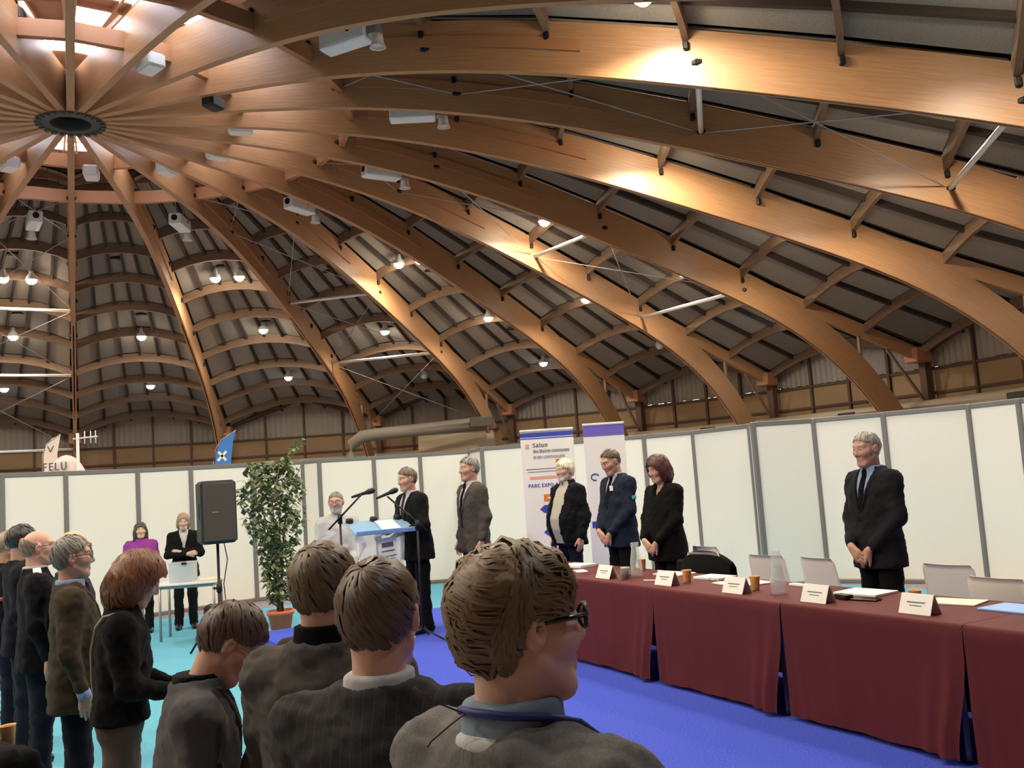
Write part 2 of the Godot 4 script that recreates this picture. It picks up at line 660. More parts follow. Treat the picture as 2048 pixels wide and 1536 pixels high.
func build_lantern() -> void:
	# crown ring that takes the heads of the arches
	var ring := struct("crown_beam", Vector3(CENTRE.x, arch_y(0.7) - 0.02, CENTRE.z))
	var st := begin()
	lathe(st, Transform3D(), [Vector2(0.42, 0.0), Vector2(0.70, 0.0), Vector2(0.70, 0.09), Vector2(0.56, 0.09), Vector2(0.56, 1.0), Vector2(0.42, 1.0), Vector2(0.42, 0.0)], 48)
	obj("flange", st, M.ring_steel, ring)
	for k in 24:
		st = begin()
		bx(st, Transform3D(Basis(Vector3.UP, -rib_angle(k)), Vector3.ZERO) * box_at(Vector3(0, -0.015, -0.66)), Vector3(0.10, 0.05, 0.12), 0.01)
		obj("arch_shoe", st, M.ring_steel, ring)
	st = begin()
	lathe(st, Transform3D(), [Vector2(0.0, 0.25), Vector2(0.42, 0.25), Vector2(0.42, 0.32), Vector2(0.0, 0.32)], 24)
	obj("plate", st, M.black_steel, ring)
	# low cap with glazed bands over the heads of the arches
	var cap := struct("lantern_roof")
	var cap_y := func(r: float) -> float: return 11.62 - 0.03 * r
	for k in 24:
		var a0 := rib_angle(k)
		var a1 := rib_angle(k + 1)
		var bands := [[0.0, 0.95, 0], [0.95, 1.55, 1], [1.55, 2.25, 0], [2.25, 3.2, 1 if k % 2 == 1 else 0], [3.2, 3.7, 0], [3.7, 4.9, 1], [4.9, 6.4, 0]]
		for e in bands:
			st = begin()
			var in_a := 0.0 if e[2] == 0 else 0.012
			var in_r := 0.0 if e[2] == 0 else 0.03
			var p := []
			for y in ([0.0, 0.06] if e[2] == 0 else [0.05, 0.062]):
				for q in [[e[0] + in_r, a0 + in_a], [e[1] - in_r, a0 + in_a], [e[1] - in_r, a1 - in_a], [e[0] + in_r, a1 - in_a]]:
					p.append(polar(maxf(q[0], 0.01), q[1], cap_y.call(q[0]) + y))
			hexa(st, p)
			if e[2] == 0: obj("cap_panel", st, M.lantern_wood, cap)
			else: obj("pane", st, M.skylight_glass, cap)
		for r in [0.95, 1.55, 1.9, 2.25, 3.2, 3.7, 4.3, 4.9]:
			st = begin()
			bar(st, polar(r, a0, cap_y.call(r) - 0.03), polar(r, a1, cap_y.call(r) - 0.03), 0.06, 0.13)
			obj("cap_batten", st, M.lantern_wood, cap)
		for s in [0.12, 0.88]:
			st = begin()
			bar(st, polar(2.3, lerpf(a0, a1, s), cap_y.call(2.3) - 0.06), polar(6.3, lerpf(a0, a1, s), cap_y.call(6.3) - 0.06), 0.05, 0.16)
			obj("cap_rafter", st, M.lantern_wood, cap)
		# upstand under the edge of the cap
		st = begin()
		var low0 := polar(6.3, a0, roof_y(6.1) + 0.30)
		var low1 := polar(6.3, a1, roof_y(6.1) + 0.30)
		var top0 := polar(6.3, a0, cap_y.call(6.3) + 0.03)
		var top1 := polar(6.3, a1, cap_y.call(6.3) + 0.03)
		var out0 := polar(6.38, a0, 0) - polar(6.3, a0, 0)
		hexa(st, [low0, low1, low1 + out0, low0 + out0, top0, top1, top1 + out0, top0 + out0])
		obj("upstand", st, M.dark_wood, cap)


# ------------------------------------------------------------------ outer wall of the hall
func build_outer_wall() -> void:
	for b in range(-6, 18):
		var w := struct("wall_outer")
		var a0 := rib_angle(b)
		var a1 := rib_angle(b + 1)
		var rad := 26.3
		var foot0 := polar(rad, a0, 0)
		var foot1 := polar(rad, a1, 0)
		var outw := (polar(rad + 1, (a0 + a1) / 2.0, 0) - polar(rad, (a0 + a1) / 2.0, 0))
		var seen := b >= -2 and b <= 8
		var eave := 5.15
		var apex := 6.35
		# boards below
		for row in [[0.0, 2.85], [2.85, 3.72], [3.72, 4.58]]:
			for i in 4:
				var st := begin()
				var p := []
				for y in [row[0] + 0.015, row[1] - 0.015]:
					var q0 := foot0.lerp(foot1, i / 4.0 + 0.003)
					var q1 := foot0.lerp(foot1, (i + 1) / 4.0 - 0.003)
					for q in [q0, q1, q1 + outw * 0.05, q0 + outw * 0.05]: p.append(q + Vector3.UP * y)
				hexa(st, p)
				obj("board", st, M.tan_board, w)
		# corrugated sheet in the gable
		var st2 := begin()
		var n := 56
		var prev := []
		for i in n + 1:
			var s := float(i) / n
			var q := foot0.lerp(foot1, s) + outw * (0.03 if i % 2 == 0 else 0.07)
			var top := lerpf(eave, apex, 1.0 - absf(2.0 * s - 1.0))
			var cur := [q + Vector3.UP * (rng.randf_range(4.575, 4.618) if b in [4, 5, 6, 7] else 4.58), q + Vector3.UP * top]
			if i > 0: quad(st2, prev[0], cur[0], cur[1], prev[1])
			prev = cur
		obj("corrugated_sheet", st2, M.corrugated, w)
		# backing so that the wall is closed
		st2 = begin()
		var p2 := []
		var slit := 4.614 if b in [4, 5, 6, 7] else 4.60
		var mid := foot0.lerp(foot1, 0.5)
		for e in [[foot0, mid, eave, apex], [mid, foot1, apex, eave]]:
			p2 = []
			for off in [0.10, 0.20]:
				var o: Vector3 = outw * off
				p2.append(e[0] + o + Vector3.UP * slit); p2.append(e[1] + o + Vector3.UP * slit)
				p2.append(e[1] + o + Vector3.UP * (e[3] + 0.85)); p2.append(e[0] + o + Vector3.UP * (e[2] + 0.85))
			hexa(st2, p2)
			p2 = []
			for off in [0.10, 0.20]:
				var o: Vector3 = outw * off
				p2.append(e[0] + o); p2.append(e[1] + o)
				p2.append(e[1] + o + Vector3.UP * 4.605); p2.append(e[0] + o + Vector3.UP * 4.605)
			hexa(st2, p2)   # daylight shows through the open joint between the two
		obj("outer_skin", st2, M.deck, w)
		# rails, posts, gable verge
		st2 = begin()
		for y in [2.85, 3.72, 4.53]:
			bar(st2, foot0 - outw * 0.03 + Vector3.UP * y, foot1 - outw * 0.03 + Vector3.UP * y, 0.08, 0.09)
		obj("rail", st2, M.wall_rail, w)
		for i in [1, 2, 3]:
			st2 = begin()
			var q := foot0.lerp(foot1, i / 4.0) - outw * 0.06
			bx(st2, Transform3D(Basis(Vector3.UP, -(a0 + a1) / 2.0), q + Vector3.UP * (2.85 if i != 2 else 3.05)), Vector3(0.1, 5.6 if i != 2 else 6.1, 0.1))
			obj("post", st2, M.wall_rail, w)
		for e in [[foot0, mid, eave, apex], [mid, foot1, apex, eave]]:
			st2 = begin()
			bar(st2, e[0] - outw * 0.25 + Vector3.UP * (e[2] + 0.02), e[1] - outw * 0.25 + Vector3.UP * (e[3] + 0.02), 0.34, 0.16)
			obj("verge", st2, M.dark_wood, w)
		# air duct along the wall
		if seen:
			st2 = begin(true)
			var d0 := polar(25.1, a0, 3.22)
			var d1 := polar(25.1, a1, 3.22)
			tube(st2, [d0.lerp(d1, -0.01), d0.lerp(d1, 1.01)], 0.21, 16)
			var duct := obj("air_duct", st2, M.duct, w)
			st2 = begin()
			bx(st2, Transform3D(Basis(Vector3.UP, -(a0 + a1) / 2.0), d0.lerp(d1, 0.62) + (Vector3(CENTRE.x, 0, CENTRE.z) - d0.lerp(d1, 0.62)).normalized() * Vector3(1, 0, 1) * 0.19), Vector3(0.7, 0.2, 0.1), 0.02)
			obj("duct_grille", st2, M.grille, duct)


# ------------------------------------------------------------------ white exhibition partitions
func build_partitions() -> void:
	var lines := {
		"wall_left": [[-9.1, -11.6], [-8.35, -12.65], [-7.55, -13.75], [-7.05, -14.65], [-6.35, -15.7], [-5.65, -16.25], [-4.8, -17.0], [-3.98, -17.45]],
		"wall_back": [[-3.98, -17.45], [-3.64, -17.28], [-2.7, -17.7], [-1.85, -17.95], [-0.9, -18.0], [-0.62, -16.85], [0.3, -16.65], [1.27, -16.5], [2.22, -16.3], [3.0, -15.9], [3.62, -14.55]],
		"wall_right": [[3.55, -14.05], [4.5, -14.2], [5.35, -13.65], [6.26, -12.95], [6.58, -12.25], [7.1, -11.3], [7.6, -10.3], [8.0, -9.3], [8.3, -8.3]]}
	var h := 2.46
	for called in lines:
		var w := struct(called)
		var pts: Array = lines[called]
		for i in pts.size():
			var p := Vector3(pts[i][0], 0, pts[i][1])
			var st := begin()
			var turn := 0.0
			if i < pts.size() - 1: turn = -atan2(pts[i + 1][1] - pts[i][1], pts[i + 1][0] - pts[i][0])
			bx(st, box_at(p + Vector3.UP * h / 2.0, turn), Vector3(0.075, h, 0.075), 0.012)
			obj("post", st, M.partition_post, w)
			if i == pts.size() - 1: continue
			var q := Vector3(pts[i + 1][0], 0, pts[i + 1][1])
			var d := (q - p).normalized() * 0.03
			st = begin()
			bar(st, p + d + Vector3.UP * (h / 2.0 + 0.01), q - d + Vector3.UP * (h / 2.0 + 0.01), 0.018, h - 0.12)
			obj("panel", st, M.partition_white, w)
			st = begin()
			bar(st, p + d + Vector3.UP * (h - 0.035), q - d + Vector3.UP * (h - 0.035), 0.045, 0.07, 0.008)
			obj("top_rail", st, M.partition_post, w)
			st = begin()
			bar(st, p + d + Vector3.UP * 0.03, q - d + Vector3.UP * 0.03, 0.045, 0.06, 0.008)
			obj("bottom_rail", st, M.partition_post, w)
	var st := begin()
	bar(st, Vector3(3.62, h / 2.0, -14.52), Vector3(3.56, h / 2.0, -14.1), 0.018, h - 0.1)
	obj("return_panel", st, M.partition_white, get_node("wall_right"))


# ------------------------------------------------------------------ lamps under the roof
func lamp_at(r: float, a: float, y: float, power: float, warm: bool, on: bool, label: String, group: String) -> void:
	var p := polar(r, a, y)
	var t := thing("high_bay_lamp", label, "lamp", p, 0.0, group)
	var st := begin(true)
	lathe(st, Transform3D(), [Vector2(0.19, 0.0), Vector2(0.17, 0.10), Vector2(0.09, 0.20), Vector2(0.07, 0.34), Vector2(0.0, 0.34)], 20)
	obj("reflector", st, M.housing, t)
	st = begin()
	tube(st, [Vector3(0, 0.33, 0), Vector3(0, 0.55, 0)], 0.012, 6)
	obj("hanger", st, M.grey_metal, t)
	st = begin(true)
	lathe(st, Transform3D(), [Vector2(0.0, -0.15), Vector2(0.08, -0.14), Vector2(0.15, -0.08), Vector2(0.175, 0.0), Vector2(0.165, 0.05), Vector2(0.0, 0.05)], 20)
	obj("bulb", st, (M.lamp_glow if warm else M.lamp_cool) if on else M.lamp_off, t)
	if not on: return
	var l := SpotLight3D.new()
	l.name = "lamp_light"
	l.position = Vector3(0, -0.10, 0)
	l.rotation.x = -PI / 2.0
	l.light_energy = power
	l.spot_angle = 82.0
	l.spot_angle_attenuation = 0.5
	l.spot_range = 80.0
	l.spot_attenuation = 2.0
	l.light_color = Color(1.0, 0.94, 0.85) if warm else Color(0.94, 0.97, 1.0)
	l.light_size = 0.14
	l.shadow_enabled = true
	t.add_child(l)
	var spill := OmniLight3D.new()   # what the open reflector lets out sideways and upwards
	spill.name = "lamp_spill"
	spill.position = Vector3(0, -0.10, 0)
	spill.light_energy = power * 0.11
	spill.light_color = l.light_color
	spill.light_size = 0.14
	spill.omni_range = 80.0
	spill.omni_attenuation = 2.0
	spill.shadow_enabled = true
	t.add_child(spill)


func bay_words(b: int) -> String:
	var order := ["first", "second", "third", "fourth", "fifth", "sixth", "seventh", "eighth", "ninth", "tenth"]
	if b >= 0 and b < 10: return order[b] + " bay right of the upright arch"
	if b < 0 and b > -4: return order[-1 - b] + " bay left of the upright arch"
	return "in a bay out of view"


func build_lamps() -> void:
	for b in range(-6, 18):
		var a0 := rib_angle(b)
		var a1 := rib_angle(b + 1)
		var mid := (a0 + a1) / 2.0
		var far := b >= -2 and b <= 1
		var r1 := 12.7 if far else 13.05
		var r2 := 17.1 if far else 17.95
		var r3 := 21.6 if far else 22.5
		if posmod(b, 2) == 1:
			for s in [-1, 1]:
				lamp_at(r1, mid + s * 0.033, vault(b, r1, 0.5).y - 0.16, 20.0, true, true, ("left" if s < 0 else "right") + " lamp of the bright pair, " + bay_words(b), "paired lamps under the upper roof")
		lamp_at(r2, mid + 0.012, vault(b, r2, 0.5).y - 0.06, 20.0, true, true, "single mid-roof lamp, " + bay_words(b), "single lamps under the middle of the roof")
		lamp_at(r3, mid + 0.01, vault(b, r3, 0.5).y - 0.02, 5.0, false, posmod(b, 2) == 1 or b == 0, "small low lamp near the outer wall, " + bay_words(b), "small lamps near the outer wall")


# ------------------------------------------------------------------ things hung in the dome
func build_hangings() -> void:
	var wide_of := {9: "largest, at the top centre under the second arch", 7: "upper middle, second from the top", 5: "middle, third from the top", 3: "left of centre, fourth from the top", 1: "right of the tall upright arch", -1: "left of the tall upright arch"}
	var small_of := {10: "above the crown ring", 6: "right of the crown ring, uppermost", 4: "right of the crown ring, below the first", 2: "below and right of the crown ring", 0: "directly below the crown ring", -2: "left of the crown ring at the photo's edge"}
	for b in [-1, 1, 3, 5, 7, 9]:
		var a := (rib_angle(b) + rib_angle(b + 1)) / 2.0
		var t := thing("box_luminaire", "long white box luminaire with end lamp, " + wide_of[b], "luminaire", polar(7.5, a, 10.12), PI / 2.0 - a, "long white box luminaires in the dome")
		var st := begin()
		bx(st, box_at(Vector3(0, 0, 0)), Vector3(1.02, 0.34, 0.36), 0.025)
		obj("body", st, M.housing, t)
		st = begin()
		bx(st, box_at(Vector3(0, 0.0, 0.183)), Vector3(0.72, 0.24, 0.012), 0.004)
		obj("side_cover", st, M.white_plastic, t)
		st = begin()
		bx(st, box_at(Vector3(0, 0.0, -0.183)), Vector3(0.72, 0.24, 0.012), 0.004)
		obj("side_cover", st, M.white_plastic, t)
		st = begin()
		tube(st, [Vector3(-0.505, 0.03, 0), Vector3(-0.53, 0.03, 0)], 0.09, 16)
		obj("port", st, M.black_steel, t)
		for s in [-1, 1]:
			st = begin()
			tube(st, [Vector3(0.16, 0.06, s * 0.185), Vector3(0.16, 0.06, s * 0.197)], 0.045, 12)
			obj("side_port", st, M.black_steel, t)
		st = begin()
		bx(st, box_at(Vector3(0.62, -0.02, 0)), Vector3(0.22, 0.22, 0.2), 0.02)
		obj("bracket", st, M.grey_metal, t)
		st = begin(true)
		lathe(st, Transform3D(Basis(), Vector3(0.68, -0.36, 0)), [Vector2(0.15, 0.0), Vector2(0.125, 0.05), Vector2(0.11, 0.12), Vector2(0.10, 0.24), Vector2(0.0, 0.26)], 20)
		obj("lamp_head", st, M.white_plastic, t)
		st = begin(true)
		lathe(st, Transform3D(Basis(), Vector3(0.68, -0.36, 0)), [Vector2(0.0, 0.015), Vector2(0.13, 0.01), Vector2(0.13, 0.03), Vector2(0.0, 0.035)], 20)
		obj("lens", st, M.lamp_off, t)
		for x in [-0.35, 0.35]:
			st = begin()
			tube(st, [Vector3(x, 0.16, 0), Vector3(x, 0.75, 0)], 0.012, 6)
			obj("hanger", st, M.grey_metal, t)
		st = begin()
		bx(st, box_at(Vector3(0, 0.17, 0)), Vector3(0.12, 0.05, 0.12), 0.01)
		obj("mount", st, M.white_plastic, t)
	for b in [-2, 0, 2, 4, 6, 10]:
		var a := (rib_angle(b) + rib_angle(b + 1)) / 2.0
		var t := thing("square_luminaire", "small white box luminaire " + small_of[b], "luminaire", polar(3.6, a, 10.38), PI / 2.0 - a, "small white luminaires around the crown")
		var st := begin()
		bx(st, box_at(Vector3.ZERO), Vector3(0.55, 0.26, 0.36), 0.03)
		obj("body", st, M.housing, t)
		st = begin()
		bx(st, box_at(Vector3(0, -0.14, 0)), Vector3(0.48, 0.03, 0.3), 0.01)
		obj("diffuser", st, M.white_plastic, t)
		st = begin()
		tube(st, [Vector3(0, 0.12, 0), Vector3(0, 0.7, 0)], 0.015, 6)
		obj("hanger", st, M.grey_metal, t)
	for e in [[Vector3(-5.86, 10.12, -19.0), 1.2, "black loudspeaker bracketed to a timber arch to the right of the crown ring"], [Vector3(-8.75, 11.0, -16.55), 0.2, "black loudspeaker hung among the skylights above the crown ring"]]:
		var t := thing("hanging_speaker", e[2], "loudspeaker", e[0], e[1])
		var st := begin()
		bx(st, box_at(Vector3.ZERO), Vector3(0.42, 0.26, 0.3), 0.04)
		obj("cabinet", st, M.speaker_black, t)
		st = begin()
		bx(st, box_at(Vector3(0, 0, 0.155)), Vector3(0.36, 0.2, 0.015), 0.004)
		obj("grille", st, M.grille, t)
		st = begin()
		tube(st, [Vector3(0, 0.05, -0.1), Vector3(0, 0.4, -0.25)], 0.025, 8)
		obj("bracket", st, M.black_steel, t)


# ------------------------------------------------------------------ the long table
func tn(t: float, n: float, y: float) -> Vector3:
	return T_DIR * t + N_DIR * n + Vector3.UP * y


const N_TURN := 0.493          # turns local +x onto N_DIR, so local -x faces the audience and local z runs along the table

func build_table() -> void:
	var seams := [-8.55, -7.22, -5.93, -4.58, -3.28, -1.95]
	var where := ["at the far end of the long table", "behind the head of the man in glasses", "between the two carafes", "in front of the person standing alone at the right", "at the near end of the long table"]
	for i in 5:
		var t0: float = seams[i]
		var t1: float = seams[i + 1]
		var table := thing("folding_table", "folding table under burgundy cloth " + where[i], "table", tn((t0 + t1) / 2.0, 4.65, STAGE), 0.0)
		table.basis = Basis(N_DIR, Vector3.UP, T_DIR)
		var st := begin()
		bx(st, box_at(Vector3(0, 0.695, 0)), Vector3(0.70, 0.03, t1 - t0 - 0.06), 0.006)
		obj("table_top", st, M.table_white, table)
		for x in [-0.28, 0.28]:
			for z in [-1, 1]:
				st = begin()
				tube(st, [Vector3(x, 0, z * ((t1 - t0) / 2.0 - 0.12)), Vector3(x, 0.68, z * ((t1 - t0) / 2.0 - 0.12))], 0.016, 8)
				obj("leg", st, M.grey_metal, table)
		var c := obj("tablecloth", cloth_mesh(t0, t1, i), M.burgundy)
		tag(c, "burgundy tablecloth " + where[i], "tablecloth", "burgundy tablecloths")
	# name cards
	var cards := [[-7.55, "half hidden at the far end of the table"], [-6.79, "in front of the navy-suited man"], [-5.95, "left of the cup and the pile of papers"], [-5.16, "just left of the water carafe with a cup behind"], [-4.41, "beside the black phone"], [-3.66, "nearest to the camera, with a cup behind"]]
	for e in cards:
		var t := thing("name_card", "folded white name card " + e[1], "name card", tn(e[0], 4.43, TABLE_TOP + 0.001), 0.0, "name cards")
		t.basis = Basis(N_DIR, Vector3.UP, T_DIR)
		var st := begin()
		for s in [-1, 1]:
			hexa(st, [Vector3(s * 0.045, 0, -0.105), Vector3(s * 0.048, 0, -0.105), Vector3(s * 0.048, 0, 0.105), Vector3(s * 0.045, 0, 0.105), Vector3(s * 0.001, 0.105, -0.105), Vector3(s * 0.004, 0.106, -0.105), Vector3(s * 0.004, 0.106, 0.105), Vector3(s * 0.001, 0.105, 0.105)])
		obj("card", st, M.paper, t)
		st = begin()
		for l in [[0.062, 0.06, 0.006], [0.045, 0.04, 0.004]]:
			var x: float = -0.0485 + 0.0443 * l[0] / 0.105 - 0.0012
			bx(st, Transform3D(Basis(Vector3(0, 0, 1), -0.4), Vector3(x, l[0], 0.0)), Vector3(0.001, l[2], l[1] * 2.0))
		obj("print", st, M.ink, t)
	# cups
	for e in [[-5.92, 4.60, "to the right of the third name card"], [-5.15, 4.59, "between a name card and the water carafe"], [-3.82, 4.60, "behind the nearest name card"], [-7.0, 4.95, "at the far edge in front of the navy-suited man"]]:
		var st := begin(true)
		lathe(st, Transform3D(), [Vector2(0.0, 0.0), Vector2(0.026, 0.0), Vector2(0.027, 0.002), Vector2(0.037, 0.092), Vector2(0.039, 0.094), Vector2(0.037, 0.096), Vector2(0.035, 0.09), Vector2(0.026, 0.012), Vector2(0.0, 0.012)], 24)
		var cup := obj("paper_cup", st, M.cup_card, self, Transform3D(Basis(), tn(e[0], e[1], TABLE_TOP + 0.001)))
		tag(cup, "tan card coffee cup " + e[2], "cup", "card cups on the table")
	# carafes
	var glass := mat("clear_glass", Color(0.90, 0.94, 0.95, 0.16), 0.03)
	glass.transparency = BaseMaterial3D.TRANSPARENCY_ALPHA
	var water := mat("water", Color(0.85, 0.92, 0.95, 0.10), 0.02)
	water.transparency = BaseMaterial3D.TRANSPARENCY_ALPHA
	mat("coffee", Color(0.12, 0.07, 0.05), 0.2)
	mat("coffee_foam", Color(0.80, 0.66, 0.48), 0.7)
	mat("flower_red", Color(0.7, 0.2, 0.22), 0.6)
	for e in [[-6.62, 4.62, 0.06, "tall glass carafe at the far part of the table, dark coffee glass before it"], [-4.88, 4.55, 0.19, "tall glass carafe of water in the middle of the table"]]:
		var t := thing("carafe", e[3], "carafe", tn(e[0], e[1], TABLE_TOP + 0.001), 0.0, "glass carafes")
		var st := begin(true)
		lathe(st, Transform3D(), [Vector2(0.0, 0.0), Vector2(0.046, 0.0), Vector2(0.052, 0.008), Vector2(0.050, 0.11), Vector2(0.038, 0.19), Vector2(0.030, 0.235), Vector2(0.036, 0.285), Vector2(0.034, 0.285), Vector2(0.0275, 0.235), Vector2(0.035, 0.19), Vector2(0.0465, 0.11), Vector2(0.048, 0.014), Vector2(0.0, 0.012)], 28)
		obj("glass", st, M.clear_glass, t)
		st = begin(true)
		var top: float = e[2]
		var w := 0.0458 if top < 0.1 else 0.034
		lathe(st, Transform3D(), [Vector2(0.0, 0.0135), Vector2(0.0468, 0.015), Vector2(0.0455, minf(top, 0.11)), Vector2(w, top), Vector2(0.0, top)], 28)
		obj("water", st, M.water, t)
	var cg := thing("coffee_glass", "short glass of dark coffee with pale foam in front of the far carafe", "glass", tn(-6.57, 4.47, TABLE_TOP + 0.001))
	var st := begin(true)
	lathe(st, Transform3D(), [Vector2(0.0, 0.0), Vector2(0.036, 0.0), Vector2(0.040, 0.10), Vector2(0.0385, 0.10), Vector2(0.0345, 0.006), Vector2(0.0, 0.006)], 24)
	obj("glass", st, M.clear_glass, cg)
	st = begin(true)
	lathe(st, Transform3D(), [Vector2(0.0, 0.008), Vector2(0.0335, 0.008), Vector2(0.0368, 0.085), Vector2(0.0, 0.085)], 24)
	obj("coffee", st, M.coffee, cg)
	st = begin(true)
	lathe(st, Transform3D(), [Vector2(0.0, 0.085), Vector2(0.0368, 0.085), Vector2(0.037, 0.095), Vector2(0.0, 0.096)], 24)
	obj("foam", st, M.coffee_foam, cg)
	# papers, phone, pens
	var papers := [[-7.85, 4.80, 0.30, 0.21, 0.025, 0.2, "paper", "stack of white papers in front of the white-haired man"], [-7.45, 4.58, 0.21, 0.10, 0.008, -0.35, "paper", "narrow white leaflet beside the far name cards"],
		[-6.45, 4.88, 0.30, 0.21, 0.012, 0.15, "cream_paper", "cream sheets of paper in front of the red-haired woman"], [-5.93, 4.88, 0.28, 0.2, 0.018, 0.1, "paper", "white papers beside the empty chair with a black coat"],
		[-5.50, 4.78, 0.36, 0.30, 0.010, -0.1, "paper", "large spread of white papers left of the water carafe"], [-4.98, 4.90, 0.28, 0.05, 0.015, 0.0, "paper", "thin white notepad behind the water carafe"],
		[-4.42, 4.86, 0.32, 0.24, 0.014, 0.1, "paper", "white folder of papers before the standing man in dark suit"], [-3.75, 4.85, 0.30, 0.21, 0.008, 0.25, "cream_paper", "cream sheet of paper behind the nearest name card"],
		[-3.33, 4.82, 0.34, 0.25, 0.010, 0.0, "blue_paper", "pale blue folder at the near end of the table"]]
	for e in papers:
		var s := begin()
		var b := Basis(N_DIR, Vector3.UP, T_DIR) * Basis(Vector3.UP, e[5])
		bx(s, Transform3D(), Vector3(e[3], e[4], e[2]), 0.0015)
		var o := obj("paper_sheet", s, M[e[6]], self, Transform3D(b, tn(e[0], e[1], TABLE_TOP + 0.001 + e[4] / 2.0)))
		tag(o, e[7], "papers", "papers on the long table")
	for e in [[-4.22, 4.64, 0.17, 0.085, 0.012, 0.25, "phone", "black phone lying flat beside a name card"], [-4.36, 4.60, 0.12, 0.06, 0.03, -0.2, "spectacles_case", "dark spectacles case next to the black phone"]]:
		var s := begin()
		bx(s, Transform3D(), Vector3(e[3], e[4], e[2]), 0.004)
		var o := obj(e[6], s, M.phone_black, self, Transform3D(Basis(N_DIR, Vector3.UP, T_DIR) * Basis(Vector3.UP, e[5]), tn(e[0], e[1], TABLE_TOP + 0.001 + e[4] / 2.0)))
		tag(o, e[7], e[6].replace("_", " "))
	for e in [[-6.25, 4.50, 0.5, "white pen lying left of the third name card"], [-6.72, 4.62, 0.9, "dark pen lying right of the second name card"]]:
		var s := begin()
		tube(s, [Vector3(0, 0, -0.07), Vector3(0, 0, 0.06), Vector3(0, 0, 0.07)], [0.0055, 0.0055, 0.001], 8)
		var o := obj("pen", s, M.paper if e[0] > -6.5 else M.phone_black, self, Transform3D(Basis(N_DIR, Vector3.UP, T_DIR) * Basis(Vector3.UP, e[2]), tn(e[0], e[1], TABLE_TOP + 0.0065)))
		tag(o, e[3], "pen")
	var sp := thing("spectacles", "thin wire spectacles lying on the white papers", "spectacles", tn(-5.66, 4.68, TABLE_TOP + 0.014))
	var s2 := begin()
	for x in [-0.035, 0.035]:
		var ring := []
		for k in 13: ring.append(Vector3(x + 0.025 * cos(TAU * k / 12), 0.02 + 0.018 * sin(TAU * k / 12), 0))
		tube(s2, ring, 0.0014, 5)
		tube(s2, [Vector3(x * 1.75, 0.025, 0), Vector3(x * 1.8, 0.01, 0.13)], 0.0014, 5)
	tube(s2, [Vector3(-0.01, 0.024, 0), Vector3(0.01, 0.024, 0)], 0.0014, 5)
	obj("frame", s2, M.black_steel, sp)
	# chairs behind the table
	var chairs := [[-6.11, 5.80, 0.1, "left of two white chairs between the black coat and the standing man"], [-5.52, 5.82, -0.1, "partly hidden by the standing man in dark suit"], [-4.40, 5.86, 0.05, "just right of the standing man in dark suit"], [-3.72, 5.42, 0.0, "at the near end, cut by the edge of the photograph"], [-7.30, 6.15, 0.0, "seen between the navy-suited man and the red-haired woman"], [-6.85, 5.72, 0.15, "draped with a black coat"]]
	for e in chairs: white_chair(tn(e[0], e[1], STAGE), PI / 2.0 + N_TURN + e[2], "white moulded chair " + e[3])
	var coat := thing("draped_coat", "black coat hung over the back of a white chair behind the table", "coat", tn(-6.85, 5.72, STAGE), PI / 2.0 + N_TURN + 0.15)
	var cs := begin(true)
	var prof := []
	for k in 15:
		var u := -1.0 + 2.0 * k / 14.0
		prof.append(Vector3(u * (0.27 + 0.03 * absf(u)), 0.845 - 0.10 * pow(absf(u), 3.0), -0.225 + 0.05 * u * u))
	for k in 14:
		for e in [[0.045, 0.0], [-0.03, 1.0]]: pass
		var a: Vector3 = prof[k]; var b: Vector3 = prof[k + 1]
		var hang := func(p: Vector3, z: float, drop: float, out: float) -> Vector3: return Vector3(p.x * (1.0 + out), p.y - drop, p.z + z)
		var rows_a := []
		var rows_b := []
		for w in [[0.05, 0.16 + 0.22 * pow(absf(-1.0 + 2.0 * k / 14.0), 2.0), 0.02], [0.035, 0.05, 0.0], [0.0, 0.0, 0.0], [-0.045, 0.03, 0.0], [-0.06, 0.3, 0.06], [-0.075, 0.62, 0.16]]:
			rows_a.append(hang.call(a, w[0], w[1], w[2])); rows_b.append(hang.call(b, w[0], w[1], w[2]))
		for j in 5: quad(cs, rows_a[j], rows_b[j], rows_b[j + 1], rows_a[j + 1])
	cloth_mat("black_cloth", Color(0.075, 0.075, 0.08), 10.0, 0.6)
	obj("shell", cs, M.black_cloth, coat)
	cs = begin(true)
	tube(cs, [Vector3(0.30, 0.74, -0.19), Vector3(0.34, 0.55, -0.16), Vector3(0.36, 0.3, -0.13)], [0.05, 0.055, 0.045], 10)
	obj("sleeve", cs, M.black_cloth, coat)


